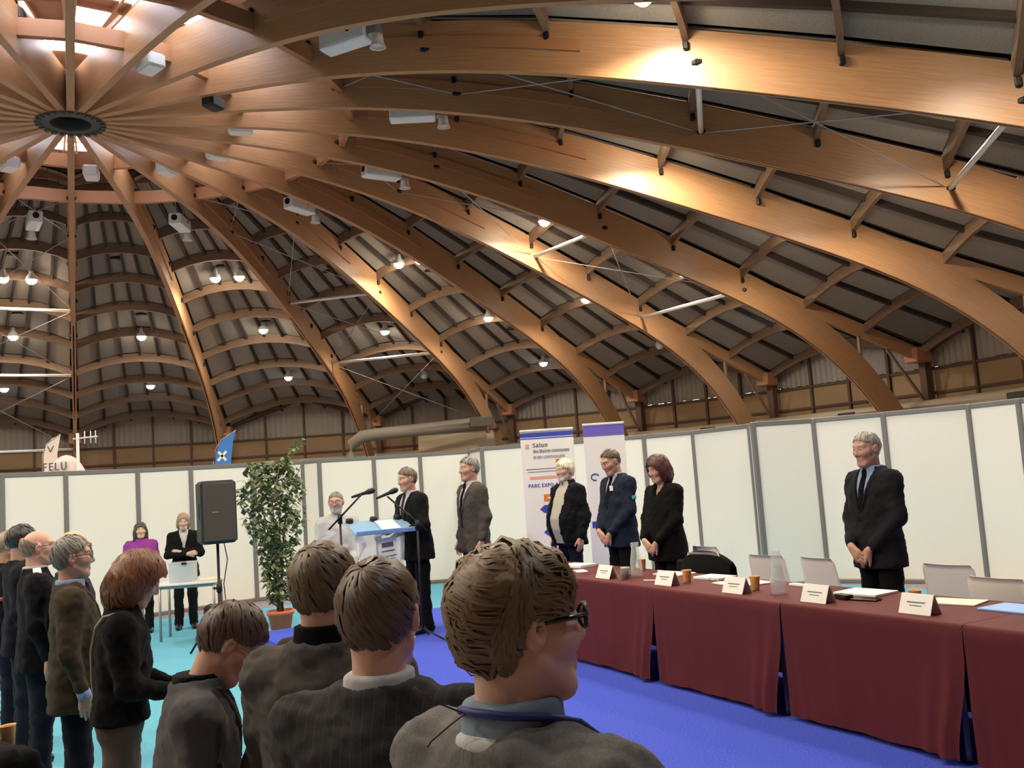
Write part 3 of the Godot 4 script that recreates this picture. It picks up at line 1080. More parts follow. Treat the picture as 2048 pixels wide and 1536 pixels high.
func cloth_mesh(t0: float, t1: float, index: int) -> SurfaceTool:
	var st := begin(true)
	var cols := 44
	var rows := []
	var noise := FastNoiseLite.new()
	noise.seed = 20 + index
	noise.frequency = 1.4
	var top_y := TABLE_TOP
	var low_y := STAGE + 0.03
	# across the top from the back edge, over the front edge and down
	var path := [[5.07, low_y + 0.0], [5.06, low_y + 0.35], [5.05, top_y - 0.05], [5.04, top_y - 0.008], [5.03, top_y], [4.3, top_y], [4.275, top_y - 0.004], [4.266, top_y - 0.02]]
	for k in range(1, 13): path.append([4.266, top_y - 0.02 - (top_y - 0.02 - low_y) * k / 12.0])
	for j in path.size():
		var row := []
		var v := clampf((top_y - path[j][1]) / (top_y - low_y), 0.0, 1.0) if j >= 7 else 0.0
		for i in cols + 1:
			var u := float(i) / cols
			var t := lerpf(t0 + 0.002, t1 - 0.002, u)
			var n: float = path[j][0]
			if j >= 7:
				# the end near the camera is gathered into folds and leaves a gap at the hem
				var pull := 0.075 * smoothstep(0.25, 1.0, v) * smoothstep(0.35, 1.0, u)
				t -= pull
				t += 0.012 * v * (1.0 - smoothstep(0.0, 0.35, u))
				var g := smoothstep(0.72, 1.0, u)
				n += 0.004 * (index % 2)
				n -= v * (0.055 * g * (0.5 + 0.5 * sin(u * 62.0)) + 0.03 * g)
				n -= v * 0.018 * (1.0 - smoothstep(0.0, 0.2, u)) * (0.5 + 0.5 * sin(u * 80.0))
				n += v * 0.012 * noise.get_noise_2d(t * 1.6, v * 0.8 + index)
				n -= 0.003 * (smoothstep(0.30, 0.31, u) - smoothstep(0.31, 0.36, u) + smoothstep(0.52, 0.53, u) - smoothstep(0.53, 0.58, u))
			var y: float = path[j][1]
			if j >= 7: y += v * 0.012 * noise.get_noise_2d(t * 2.2, 9.0)
			row.append(tn(t, n, y))
		rows.append(row)
	for j in path.size() - 1:
		for i in cols: quad(st, rows[j][i], rows[j][i + 1], rows[j + 1][i + 1], rows[j + 1][i])
	return st


func white_chair(at: Vector3, turn: float, label: String) -> void:   # local +z is the way a sitter faces
	var t := thing("white_chair", label, "chair", at, turn, "white chairs behind the table")
	var st := begin(true)
	var cols := 10
	var prev := []
	for j in 12:
		var v := j / 11.0
		var row := []
		for i in cols + 1:
			var u := -1.0 + 2.0 * i / cols
			var half := lerpf(0.215, 0.19, v) if v < 0.92 else lerpf(0.19, 0.175, (v - 0.92) / 0.08)
			row.append(Vector3(u * half, 0.46 + 0.37 * v, -0.19 - 0.07 * v + 0.035 * u * u))
		if j > 0:
			for i in cols:
				quad(st, prev[i], prev[i + 1], row[i + 1], row[i])
				quad(st, prev[i] + Vector3(0, 0, -0.012), prev[i + 1] + Vector3(0, 0, -0.012), row[i + 1] + Vector3(0, 0, -0.012), row[i] + Vector3(0, 0, -0.012))
			for i in [0, cols]: quad(st, prev[i], row[i], row[i] + Vector3(0, 0, -0.012), prev[i] + Vector3(0, 0, -0.012))
			if j == 11:
				for i in cols: quad(st, row[i], row[i + 1], row[i + 1] + Vector3(0, 0, -0.012), row[i] + Vector3(0, 0, -0.012))
		prev = row
	obj("backrest", st, M.white_plastic, t)
	st = begin()
	bx(st, Transform3D(Basis(Vector3.RIGHT, -0.04), Vector3(0, 0.45, 0.02)), Vector3(0.44, 0.022, 0.44), 0.009)
	obj("seat", st, M.white_plastic, t)
	for x in [-1, 1]:
		for z in [-1, 1]:
			st = begin(true)
			tube(st, [Vector3(x * 0.17, 0.44, z * 0.16 + 0.01), Vector3(x * 0.21, 0.0, z * 0.22)], [0.016, 0.011], 8)
			obj("leg", st, M.white_plastic, t)


# ------------------------------------------------------------------ lectern, microphones, banners
func build_stage_things() -> void:
	var acrylic := mat("acrylic", Color(0.72, 0.86, 0.95, 0.35), 0.08)
	acrylic.transparency = BaseMaterial3D.TRANSPARENCY_ALPHA
	var acrylic2 := mat("acrylic_clear", Color(0.93, 0.96, 0.97, 0.22), 0.08)
	acrylic2.transparency = BaseMaterial3D.TRANSPARENCY_ALPHA
	var blue := mat("acrylic_blue", Color(0.60, 0.77, 0.92, 0.7), 0.15)
	blue.transparency = BaseMaterial3D.TRANSPARENCY_ALPHA
	# lectern: local -x faces the audience
	var t := thing("lectern", "clear acrylic lectern with a pale blue sloping desk and a printed sheet on its front", "lectern", Vector3(-1.52, STAGE, -10.2), 0.45)
	var st := begin()
	bx(st, box_at(Vector3(0, 0.015, 0)), Vector3(0.5, 0.03, 0.45), 0.006)
	obj("base", st, M.white_plastic, t)
	st = begin()
	bx(st, box_at(Vector3(-0.05, 0.58, 0.12)), Vector3(0.46, 1.1, 0.012), 0.003)
	obj("front_sheet", st, M.acrylic_clear, t)
	for s in [-1, 1]:
		st = begin()
		bx(st, Transform3D(Basis(Vector3(0, 0, 1), s * -0.08), Vector3(-0.05 + s * 0.23, 0.58, 0.0)), Vector3(0.012, 1.1, 0.26), 0.003)
		obj("side_sheet", st, M.acrylic_clear, t)
	st = begin()
	bx(st, Transform3D(Basis(Vector3.RIGHT, 0.30), Vector3(0, 1.19, 0.0)), Vector3(0.66, 0.018, 0.42), 0.005)
	obj("desk", st, M.acrylic_blue, t)
	st = begin()
	bx(st, Transform3D(Basis(Vector3.RIGHT, 0.30), Vector3(0, 1.145, 0.21)), Vector3(0.66, 0.05, 0.014), 0.004)
	obj("desk_lip", st, M.acrylic_blue, t)
	for x in [-0.29, -0.02, 0.25]:
		st = begin(true)
		lathe(st, Transform3D(Basis(), Vector3(x, 1.23, -0.17)), [Vector2(0.0, 0.0), Vector2(0.035, 0.0), Vector2(0.045, 0.04), Vector2(0.035, 0.07), Vector2(0.0, 0.07)], 14)
		obj("clip", st, M.speaker_black, t)
	st = begin()
	bx(st, Transform3D(Basis(Vector3(0, 0, 1), 0.08), Vector3(0.03, 0.92, 0.135)), Vector3(0.21, 0.31, 0.002))
	var sheet := obj("printed_sheet", st, M.paper, t)
	st = begin()
	for l in [[0.98, 0.13, 0.05], [0.915, 0.15, 0.012], [0.86, 0.17, 0.008], [0.83, 0.13, 0.006], [0.80, 0.06, 0.006]]:
		bx(st, Transform3D(Basis(Vector3(0, 0, 1), 0.08), Vector3(0.03 - (l[0] - 0.92) * 0.08, l[0] + 0.02, 0.1375)), Vector3(l[1], l[2], 0.001))
	obj("print", st, M.ink, sheet)
	st = begin()
	bx(st, Transform3D(Basis(Vector3.RIGHT, 0.30), Vector3(0.08, 1.208, 0.0)), Vector3(0.21, 0.004, 0.29))
	tag(obj("speech_sheet", st, M.paper, self, t.transform), "white speech notes lying on the lectern desk", "papers")
	# microphone stands
	mic_stand(Vector3(-1.84, STAGE, -9.62), 1.32, Vector3(-1.96, 1.49, -9.62), Vector3(-1.60, 1.82, -9.55), Vector3(-1.47, 1.86, -9.6), Vector3(-1.71, 1.80, -9.6), "black microphone on a boom stand left of the lectern")
	mic_stand(Vector3(-1.10, STAGE, -9.98), 1.19, Vector3(-1.0, 1.39, -10.0), Vector3(-1.40, 1.78, -10.0), Vector3(-1.35, 1.825, -10.0), Vector3(-1.52, 1.765, -10.0), "black microphone on a boom stand in front of the speaking man")
	# roll-up banners
	var white: Material = M.paper
	mat("print_blue", Color(0.20, 0.28, 0.68), 0.6)
	mat("print_violet", Color(0.44, 0.39, 0.76), 0.6)
	mat("print_orange", Color(0.90, 0.48, 0.20), 0.6)
	mat("print_salmon", Color(0.90, 0.66, 0.55), 0.6)
	mat("print_green", Color(0.48, 0.72, 0.64), 0.6)
	mat("print_red", Color(0.85, 0.40, 0.33), 0.6)
	mat("print_grey", Color(0.38, 0.40, 0.42), 0.6)
	for e in [[Vector3(0.395, STAGE, -12.0), 0.68, 2.19, "tall white roll-up banner with a blue stripe and orange and blue arrows", 0], [Vector3(1.11, STAGE, -11.85), 0.52, 2.21, "tall white roll-up banner with a violet top band beside the navy-suited man", 1]]:
		var b := thing("roll_up_banner", e[3], "banner", e[0], 0.05)
		var w: float = e[1]
		var h: float = e[2]
		st = begin()
		bx(st, box_at(Vector3(0, 0.04, 0)), Vector3(w + 0.04, 0.08, 0.2), 0.015)
		obj("base", st, M.grey_metal, b)
		st = begin()
		bx(st, box_at(Vector3(0, h / 2.0 + 0.04, 0)), Vector3(w, h - 0.08, 0.004))
		var sheet2 := obj("sheet", st, white, b)
		st = begin()
		bx(st, box_at(Vector3(0, h + 0.0, 0)), Vector3(w + 0.01, 0.03, 0.03), 0.006)
		obj("top_bar", st, M.white_plastic, b)
		st = begin()
		tube(st, [Vector3(0, 0.05, -0.05), Vector3(0, h - 0.02, -0.03)], 0.012, 8)
		obj("pole", st, M.grey_metal, b)
		var z := 0.004
		if e[4] == 0:
			mark(sheet2, "print_blue", 0, h - 0.055, w, 0.055, z, "stripe")
			mark(sheet2, "print_blue", 0, h - 0.10, w, 0.012, z, "stripe")
			mark(sheet2, "print_salmon", -w * 0.38, h - 0.20, 0.05, 0.06, z, "emblem")
			lettering("lettering", "Salon", 0.075, M.print_grey, sheet2, Transform3D(Basis(), Vector3(-w * 0.28, h - 0.19, z)), true)
			lettering("lettering", "des Maires communes", 0.062, M.print_grey, sheet2, Transform3D(Basis(), Vector3(-w * 0.28, h - 0.265, z)), true, 0.70)
			lettering("lettering", "et des communautés", 0.062, M.print_grey, sheet2, Transform3D(Basis(), Vector3(-w * 0.28, h - 0.34, z)), false, 0.70)
			mark(sheet2, "print_red", w * 0.25, h - 0.40, 0.15, 0.045, z, "tag")
			mark(sheet2, "print_grey", 0.0, h - 0.49, 0.58, 0.008, z, "rule")
			mark(sheet2, "print_grey", -0.02, h - 0.525, 0.50, 0.006, z, "rule")
			mark(sheet2, "print_salmon", 0.0, h - 0.60, 0.50, 0.035, z, "band")
			lettering("lettering", "PARC EXPO ANNECY", 0.062, M.print_blue, sheet2, Transform3D(Basis(), Vector3(-0.28, h - 0.70, z)), true)
			for l in [[0.86, "print_orange", 0.09, 0.34, 0], [1.00, "print_blue", 0.10, 0.34, 1], [1.16, "print_orange", 0.09, 0.30, 0], [1.29, "print_blue", 0.10, 0.28, 1]]:
				var y: float = h - l[0]
				mark(sheet2, l[1], 0.08, y, l[3], l[2], z, "arrow")
				if l[4] == 1:
					var s := begin()
					var x: float = 0.08 - l[3] / 2.0
					hexa(s, [Vector3(x, y - l[2] / 2.0, z - 0.001), Vector3(x - 0.06, y, z - 0.001), Vector3(x - 0.0599, y + 0.0001, z - 0.001), Vector3(x, y + l[2] / 2.0, z - 0.001), Vector3(x, y - l[2] / 2.0, z + 0.001), Vector3(x - 0.06, y, z + 0.001), Vector3(x - 0.0599, y + 0.0001, z + 0.001), Vector3(x, y + l[2] / 2.0, z + 0.001)])
					obj("arrow_head", s, M[l[1]], sheet2)
				mark(sheet2, "paper", 0.08, y, l[3] * 0.7, 0.018, z + 0.001, "print_line")
			mark(sheet2, "print_green", -0.06, h - 1.62, 0.50, 0.085, z, "band")
			mark(sheet2, "print_salmon", -0.06, h - 1.72, 0.40, 0.01, z, "rule")
			mark(sheet2, "print_salmon", -0.03, h - 1.76, 0.36, 0.01, z, "rule")
			mark(sheet2, "print_salmon", -0.06, h - 1.80, 0.30, 0.01, z, "rule")
		else:
			mark(sheet2, "print_violet", 0, h - 0.085, w, 0.13, z, "band")
			var s := begin(true)
			var arc := []
			for k in 14:
				var a := 0.4 + 4.6 * k / 13.0
				arc.append(Vector3(-0.15 + 0.05 * cos(a), h - 0.66 + 0.04 * sin(a), z))
			tube(s, arc, 0.008, 6)
			obj("emblem", s, M.print_blue, sheet2)
			mark(sheet2, "print_violet", -0.05, h - 0.82, 0.05, 0.09, z, "emblem")
			mark(sheet2, "print_blue", -0.2, h - 1.25, 0.06, 0.08, z, "emblem")


func mark(parent: Node, m: String, x: float, y: float, w: float, h: float, z: float, called: String) -> void:
	var st := begin()
	bx(st, box_at(Vector3(x, y, z)), Vector3(w, h, 0.002))
	obj(called, st, M[m], parent)


func mic_stand(foot: Vector3, high: float, boom_a: Vector3, boom_b: Vector3, tip: Vector3, tail: Vector3, label: String) -> void:
	var t := thing("microphone_stand", label, "microphone", foot)
	var st := begin(true)
	tube(st, [Vector3(0, 0.1, 0), Vector3(0, high, 0)], 0.012, 8)
	obj("pole", st, M.black_steel, t)
	st = begin(true)
	tube(st, [boom_a - foot, boom_b - foot], 0.010, 8)
	obj("boom", st, M.black_steel, t)
	st = begin(true)
	var d := (boom_b - boom_a).normalized()
	tube(st, [Vector3(0, high - 0.05, 0), Vector3(0, high + 0.05, 0)], 0.024, 10)
	obj("clutch", st, M.black_steel, t)
	for k in 3:
		st = begin(true)
		var a := TAU * k / 3.0 + 0.6
		tube(st, [Vector3(0, 0.12, 0), Vector3(cos(a) * 0.3, 0.012, sin(a) * 0.3)], 0.010, 8)
		obj("leg", st, M.black_steel, t)
	st = begin(true)
	var ax := (tip - tail).normalized()
	var p := tail - foot
	tube(st, [p, p + ax * 0.02, p + ax * 0.15, p + ax * 0.17, p + ax * 0.19, p + ax * 0.225, p + ax * 0.245, p + ax * 0.255], [0.010, 0.013, 0.018, 0.025, 0.029, 0.029, 0.020, 0.004], 12)
	obj("microphone", st, M.speaker_black, t)


# ------------------------------------------------------------------ things along the left-hand partition
func build_left_things() -> void:
	# loudspeaker on a stand
	var t := thing("loudspeaker", "large black loudspeaker on a pole stand beside the potted fig", "loudspeaker", Vector3(-3.86, 1.31, -12.0), 0.5)
	var st := begin()
	bx(st, box_at(Vector3(0, 0.40, 0)), Vector3(0.44, 0.79, 0.38), 0.035)
	obj("cabinet", st, M.speaker_black, t)
	st = begin()
	bx(st, box_at(Vector3(0, 0.40, 0.195)), Vector3(0.38, 0.72, 0.02), 0.008)
	obj("grille", st, M.grille, t)
	st = begin()
	bx(st, box_at(Vector3(-0.05, 0.40, 0.207)), Vector3(0.08, 0.012, 0.004))
	obj("badge", st, M.grey_metal, t)
	st = begin()
	bx(st, box_at(Vector3(-0.222, 0.42, 0)), Vector3(0.012, 0.2, 0.12), 0.004)
	obj("handle", st, M.black_steel, t)
	t = thing("speaker_stand", "black pole stand carrying the large loudspeaker", "stand", Vector3(-3.86, 0.008, -12.0))
	st = begin(true)
	tube(st, [Vector3(0, 0.1, 0), Vector3(0, 0.75, 0), Vector3(0, 0.751, 0), Vector3(0, 1.30, 0)], [0.024, 0.024, 0.018, 0.018], 12)
	obj("pole", st, M.black_steel, t)
	st = begin(true)
	tube(st, [Vector3(0, 0.70, 0), Vector3(0, 0.80, 0)], 0.036, 12)
	tube(st, [Vector3(0, 0.75, 0), Vector3(-0.07, 0.75, 0.02)], 0.016, 8)
	obj("collar", st, M.black_steel, t)
	for k in 3:
		st = begin(true)
		var a := TAU * k / 3.0 + 0.2
		tube(st, [Vector3(0, 0.55, 0), Vector3(cos(a) * 0.42, 0.015, sin(a) * 0.42)], 0.014, 8)
		obj("leg", st, M.black_steel, t)
	st = begin(true)
	tube(st, [Vector3(0.05, 1.30, -0.1), Vector3(0.10, 1.1, -0.06), Vector3(0.06, 0.8, 0.0), Vector3(0.09, 0.5, 0.02), Vector3(0.05, 0.2, 0.03), Vector3(0.25, 0.012, 0.1)], 0.007, 6)
	obj("cable", st, M.speaker_black, t)
	# potted fig
	var pot := thing("potted_fig", "tall leafy weeping fig in a terracotta pot by the white partition", "plant", Vector3(-3.36, 0.008, -13.0))
	st = begin(true)
	lathe(st, Transform3D(), [Vector2(0.0, 0.0), Vector2(0.125, 0.0), Vector2(0.165, 0.24), Vector2(0.185, 0.245), Vector2(0.19, 0.30), Vector2(0.168, 0.30), Vector2(0.155, 0.24), Vector2(0.0, 0.24)], 28)
	obj("pot", st, M.terracotta, pot)
	st = begin(true)
	lathe(st, Transform3D(), [Vector2(0.0, 0.262), Vector2(0.16, 0.255), Vector2(0.16, 0.25), Vector2(0.0, 0.25)], 20)
	obj("soil", st, M.soil, pot)
	var r := RandomNumberGenerator.new()
	r.seed = 11
	for k in 5:
		st = begin(true)
		var a := TAU * k / 5.0
		var o := Vector3(cos(a) * 0.03, 0.24, sin(a) * 0.03)
		tube(st, [o, o + Vector3(cos(a + 1) * 0.02, 0.35, sin(a + 1) * 0.02), o + Vector3(-0.02 + cos(a) * 0.06, 0.9, sin(a) * 0.06), o + Vector3(-0.06 + cos(a) * 0.18, 1.5, sin(a) * 0.18), o + Vector3(-0.02 + cos(a) * 0.3 + 0.08, 2.05, sin(a) * 0.3)], [0.018, 0.016, 0.014, 0.010, 0.004], 7)
		obj("stem", st, M.bark, pot)
	var lf := begin()
	for k in 2600:
		var h := r.randf()
		var y := lerpf(0.42, 2.34, pow(h, 0.75))
		var rad := 0.16 + 0.27 * smoothstep(0.5, 1.9, y) - 0.14 * smoothstep(2.0, 2.4, y)
		var a := r.randf() * TAU
		var q := sqrt(r.randf()) * rad
		# leaves gather in clumps along the stems
		if sin(a * 3.0 + y * 7.0) + sin(y * 13.0 + a) < -0.4 and r.randf() < 0.75: continue
		leaf(lf, Vector3(-0.06 * (y / 2.4) + cos(a) * q * 1.05, y, sin(a) * q), r, 0.105)
	for k in 70:
		var u := r.randf()
		leaf(lf, Vector3(0.05 + 0.32 * u + r.randf_range(-0.06, 0.06), 2.25 + 0.32 * u + r.randf_range(-0.05, 0.06), r.randf_range(-0.06, 0.06)), r, 0.09, 0.5)
	for k in 26:
		var u := r.randf()
		leaf(lf, Vector3(-0.35 - 0.2 * u, 2.05 - 0.12 * u + r.randf_range(-0.05, 0.05), r.randf_range(-0.06, 0.06)), r, 0.09)
	var foliage := obj("foliage", lf, M.leaf, pot)
	foliage.set_meta("kind", "stuff")
	st = begin(true)
	tube(st, [Vector3(0.08, 2.1, 0), Vector3(0.2, 2.38, 0), Vector3(0.36, 2.56, 0)], [0.006, 0.005, 0.002], 6)
	obj("stem", st, M.bark, pot)
	# ballot table
	var table := thing("ballot_table", "small white table with steel legs carrying a clear ballot box", "table", Vector3(-4.62, 0.008, -13.15), 0.08)
	st = begin()
	bx(st, box_at(Vector3(0, 0.745, 0)), Vector3(0.80, 0.028, 0.52), 0.006)
	obj("table_top", st, M.table_white, table)
	st = begin()
	bx(st, box_at(Vector3(0, 0.71, 0)), Vector3(0.72, 0.04, 0.44), 0.004)
	obj("apron", st, M.grey_metal, table)
	for x in [-0.36, 0.36]:
		for z in [-0.22, 0.22]:
			st = begin(true)
			tube(st, [Vector3(x, 0, z), Vector3(x, 0.73, z)], 0.018, 10)
			obj("leg", st, M.grey_metal, table)
	var clear := mat("box_clear", Color(0.86, 0.89, 0.92, 0.45), 0.12)
	clear.transparency = BaseMaterial3D.TRANSPARENCY_ALPHA
	var box := thing("ballot_box", "clear plastic ballot box with a dark clasp on the small table", "box", Vector3(-4.71, 0.768, -13.12), 0.08)
	st = begin()
	for e in [[Vector3(0, 0.13, 0.12), Vector3(0.32, 0.26, 0.006)], [Vector3(0, 0.13, -0.12), Vector3(0.32, 0.26, 0.006)], [Vector3(-0.158, 0.13, 0), Vector3(0.006, 0.26, 0.24)], [Vector3(0.158, 0.13, 0), Vector3(0.006, 0.26, 0.24)], [Vector3(0, 0.003, 0), Vector3(0.32, 0.006, 0.24)]]:
		bx(st, box_at(e[0]), e[1])
	obj("walls", st, M.box_clear, box)
	st = begin()
	bx(st, box_at(Vector3(0, 0.265, 0)), Vector3(0.34, 0.014, 0.26), 0.004)
	obj("lid", st, M.box_clear, box)
	st = begin()
	bx(st, box_at(Vector3(0.05, 0.255, 0.135)), Vector3(0.07, 0.03, 0.014), 0.004)
	obj("clasp", st, M.phone_black, box)
	st = begin()
	for k in 8: bx(st, Transform3D(Basis(Vector3.UP, r.randf() * 3.0), Vector3(r.randf_range(-0.08, 0.08), 0.02 + k * 0.008, r.randf_range(-0.05, 0.05))), Vector3(0.14, 0.002, 0.09))
	obj("ballots", st, M.paper, box)
	st = begin()
	bx(st, Transform3D(), Vector3(0.30, 0.025, 0.21), 0.003)
	tag(obj("paper_stack", st, M.cream_paper, self, box_at(Vector3(-4.34, 0.782, -13.14), 0.3)), "stack of pale papers on the ballot table", "papers")
	# bags below the table
	var bag := thing("shopping_bag", "orange cloth bag standing on the floor beside the ballot table", "bag", Vector3(-4.06, 0.008, -12.95), 0.3)
	st = begin(true)
	lathe(st, Transform3D(Basis.from_scale(Vector3(1, 1, 0.6))), [Vector2(0.0, 0.0), Vector2(0.14, 0.0), Vector2(0.165, 0.12), Vector2(0.15, 0.28), Vector2(0.10, 0.36), Vector2(0.08, 0.36), Vector2(0.12, 0.27), Vector2(0.0, 0.2)], 14)
	obj("body", st, M.orange_cloth, bag)
	st = begin(true)
	tube(st, [Vector3(-0.08, 0.34, 0.02), Vector3(-0.04, 0.48, 0.02), Vector3(0.04, 0.48, 0.02), Vector3(0.08, 0.34, 0.02)], 0.008, 6)
	obj("handle", st, M.orange_cloth, bag)
	st = begin()
	bx(st, Transform3D(), Vector3(0.10, 0.42, 0.30), 0.03)
	tag(obj("black_case", st, M.speaker_black, self, box_at(Vector3(-4.36, 0.225, -13.1), 0.1)), "upright black case on the floor under the ballot table", "case")
	# audience chairs with coats at the lower left
	for e in [[Vector3(-2.36, 0.008, -4.55), 2.6, "dark audience chair buried under a black padded coat, lower left"], [Vector3(-3.02, 0.008, -4.70), 2.6, "dark audience chair with a grey coat behind the cup, lower left"]]:
		var ch := thing("audience_chair", e[2], "chair", e[0], e[1])
		st = begin()
		bx(st, box_at(Vector3(0, 0.44, 0)), Vector3(0.44, 0.05, 0.44), 0.02)
		obj("seat", st, M.speaker_black, ch)
		st = begin()
		bx(st, Transform3D(Basis(Vector3.RIGHT, -0.12), Vector3(0, 0.68, -0.22)), Vector3(0.44, 0.36, 0.03), 0.012)
		obj("backrest", st, M.speaker_black, ch)
		for x in [-0.19, 0.19]:
			for z in [-0.19, 0.19]:
				st = begin(true)
				tube(st, [Vector3(x, 0, z), Vector3(x, 0.42, z)], 0.012, 8)
				obj("leg", st, M.grey_metal, ch)
	var cup := begin(true)
	lathe(cup, Transform3D(), [Vector2(0.0, 0.0), Vector2(0.026, 0.0), Vector2(0.037, 0.092), Vector2(0.039, 0.096), Vector2(0.035, 0.09), Vector2(0.026, 0.012), Vector2(0.0, 0.012)], 24)
	tag(obj("paper_cup", cup, M.cup_card, self, Transform3D(Basis(Vector3(0, 0, 1), 0.06), Vector3(-2.50, 0.795, -4.58))), "tan card cup standing on a black coat at the lower left", "cup")


func leaf(st: SurfaceTool, p: Vector3, r: RandomNumberGenerator, size: float, pale := 0.0) -> void:
	var a := r.randf() * TAU
	var out := Vector3(cos(a), r.randf_range(-1.3, -0.1), sin(a)).normalized()
	var side := out.cross(Vector3.UP).normalized()
	var l := size * r.randf_range(0.7, 1.25)
	var w := l * 0.30
	var g := r.randf_range(0.55, 1.25)
	var c := Color(0.105, 0.14, 0.07).lerp(Color(0.30, 0.36, 0.16), maxf(pale, r.randf() * r.randf())) * g
	c.a = 1.0
	st.set_color(c)
	var mid := p + out * l * 0.5
	var n := out.cross(side) * l * 0.06
	for s in [-1, 1]:
		st.add_vertex(p); st.add_vertex(mid + side * w * s + n); st.add_vertex(mid)
		st.add_vertex(mid); st.add_vertex(mid + side * w * s + n); st.add_vertex(p + out * l)


# ------------------------------------------------------------------ things seen over the partition
func build_beyond_the_partition() -> void:
	mat("flag_blue", Color(0.24, 0.50, 0.80), 0.7)
	mat("flag_white", Color(0.90, 0.83, 0.79), 0.8)
	# blue feather flag
	var t := thing("feather_flag", "blue feather flag with a white X rising behind the white partition", "flag", Vector3(-6.02, 0.0, -19.0))
	var st := begin()
	var poly := PackedVector2Array([Vector2(-0.12, 0.4), Vector2(0.22, 0.4), Vector2(0.24, 2.6), Vector2(0.30, 3.0), Vector2(0.36, 3.2), Vector2(0.20, 3.12), Vector2(0.04, 2.98), Vector2(-0.05, 2.78), Vector2(-0.09, 2.5)])
	prism(st, poly, -0.006, 0.006, Transform3D(Basis(Vector3.RIGHT, Vector3.BACK, Vector3.UP).orthonormalized(), Vector3.ZERO))
	obj("cloth", st, M.flag_blue, t)
	st = begin(true)
	tube(st, [Vector3(-0.14, 0, 0), Vector3(-0.13, 2.5, 0), Vector3(-0.06, 2.85, 0), Vector3(0.06, 3.03, 0), Vector3(0.36, 3.21, 0)], 0.012, 6)
	obj("pole", st, M.grey_metal, t)
	st = begin()
	bar(st, Vector3(-0.02, 2.62, 0.012), Vector3(0.16, 2.80, 0.012), 0.01, 0.05)
	bar(st, Vector3(-0.0, 2.80, 0.012), Vector3(0.15, 2.62, 0.012), 0.01, 0.05)
	obj("emblem", st, M.paper, t)
	st = begin()
	lathe(st, Transform3D(), [Vector2(0.0, 0.0), Vector2(0.22, 0.0), Vector2(0.2, 0.04), Vector2(0.0, 0.06)], 16)
	obj("base", st, M.black_steel, t)
	# white feather flag
	t = thing("feather_flag", "white feather flag with a grey emblem behind the left partition", "flag", Vector3(-8.78, 0.0, -17.6))
	st = begin()
	poly = PackedVector2Array([Vector2(-0.13, 0.4), Vector2(0.24, 0.4), Vector2(0.17, 2.9), Vector2(0.24, 3.26), Vector2(0.08, 3.2), Vector2(-0.03, 3.08), Vector2(-0.08, 2.9)])
	prism(st, poly, -0.006, 0.006, Transform3D(Basis(Vector3.RIGHT, Vector3.BACK, Vector3.UP), Vector3.ZERO))
	obj("cloth", st, M.flag_white, t)
	st = begin(true)
	tube(st, [Vector3(-0.15, 0, 0), Vector3(-0.10, 2.9, 0), Vector3(-0.03, 3.1, 0), Vector3(0.24, 3.27, 0)], 0.012, 6)
	obj("pole", st, M.grey_metal, t)
	st = begin()
	bar(st, Vector3(0.0, 3.06, 0.012), Vector3(0.05, 2.95, 0.012), 0.004, 0.02)
	bar(st, Vector3(0.11, 3.06, 0.012), Vector3(0.05, 2.95, 0.012), 0.004, 0.02)
	obj("emblem", st, M.print_grey, t)
	# round white pop-up
	t = thing("round_display", "round white pop-up display with grey lettering behind the left partition", "display", Vector3(-8.30, 1.85, -17.3))
	st = begin(true)
	lathe(st, Transform3D(Basis(Vector3.RIGHT, PI / 2.0), Vector3.ZERO), [Vector2(0.0, 0.10), Vector2(0.35, 0.085), Vector2(0.60, 0.05), Vector2(0.68, 0.0), Vector2(0.60, -0.05), Vector2(0.0, -0.08)], 36)
	obj("disc", st, M.flag_white, t, Transform3D(Basis.from_scale(Vector3(0.72, 1.48, 1)), Vector3.ZERO))
	lettering("lettering", "FELU", 0.2, M.print_grey, t, Transform3D(Basis(), Vector3(-0.40, 0.80, 0.105)), true)
	st = begin()
	bx(st, box_at(Vector3(0, -1.42, 0)), Vector3(0.5, 0.86, 0.12), 0.02)
	obj("foot", st, M.flag_white, t)
	# aerial
	t = thing("aerial", "small white rod aerial with three cross bars above the left partition", "aerial", Vector3(-7.94, 0.0, -17.0))
	st = begin(true)
	tube(st, [Vector3(0, 0, 0), Vector3(0, 3.22, 0)], 0.028, 10)
	obj("mast", st, M.white_steel, t)
	st = begin(true)
	tube(st, [Vector3(-0.08, 3.12, 0), Vector3(0.36, 3.14, 0)], 0.014, 8)
	obj("boom", st, M.white_steel, t)
	for x in [0.13, 0.24, 0.33]:
		st = begin(true)
		tube(st, [Vector3(x, 3.02, 0), Vector3(x, 3.25, 0)], 0.010, 6)
		obj("element", st, M.white_steel, t)
	# plant room box and duct elbow under the far roof
	t = thing("ventilation_box", "pale cream ventilation box under the far roof above the partition", "box", Vector3(-2.6, 3.3, -42.0), -0.1)
	st = begin()
	bx(st, box_at(Vector3(0, 0, 0)), Vector3(3.4, 1.5, 1.0), 0.04)
	obj("body", st, M.duct, t)
	st = begin()
	bx(st, box_at(Vector3(0, 0.78, 0)), Vector3(3.7, 0.12, 1.2), 0.02)
	obj("cover", st, M.dark_wood, t)
	mat("pipe_grey", Color(0.42, 0.39, 0.35), 0.7)
	t = thing("duct_elbow", "grey round air duct bending down behind the partition", "duct", Vector3(-7.2, 3.0, -40.5))
	st = begin(true)
	tube(st, [Vector3(0, -3, 0), Vector3(0, 0.2, 0), Vector3(0.15, 0.75, 0), Vector3(0.6, 1.05, 0), Vector3(1.2, 1.1, 0), Vector3(6.0, 1.3, 0)], 0.27, 16)
	obj("pipe", st, M.pipe_grey, t)
	st = begin()
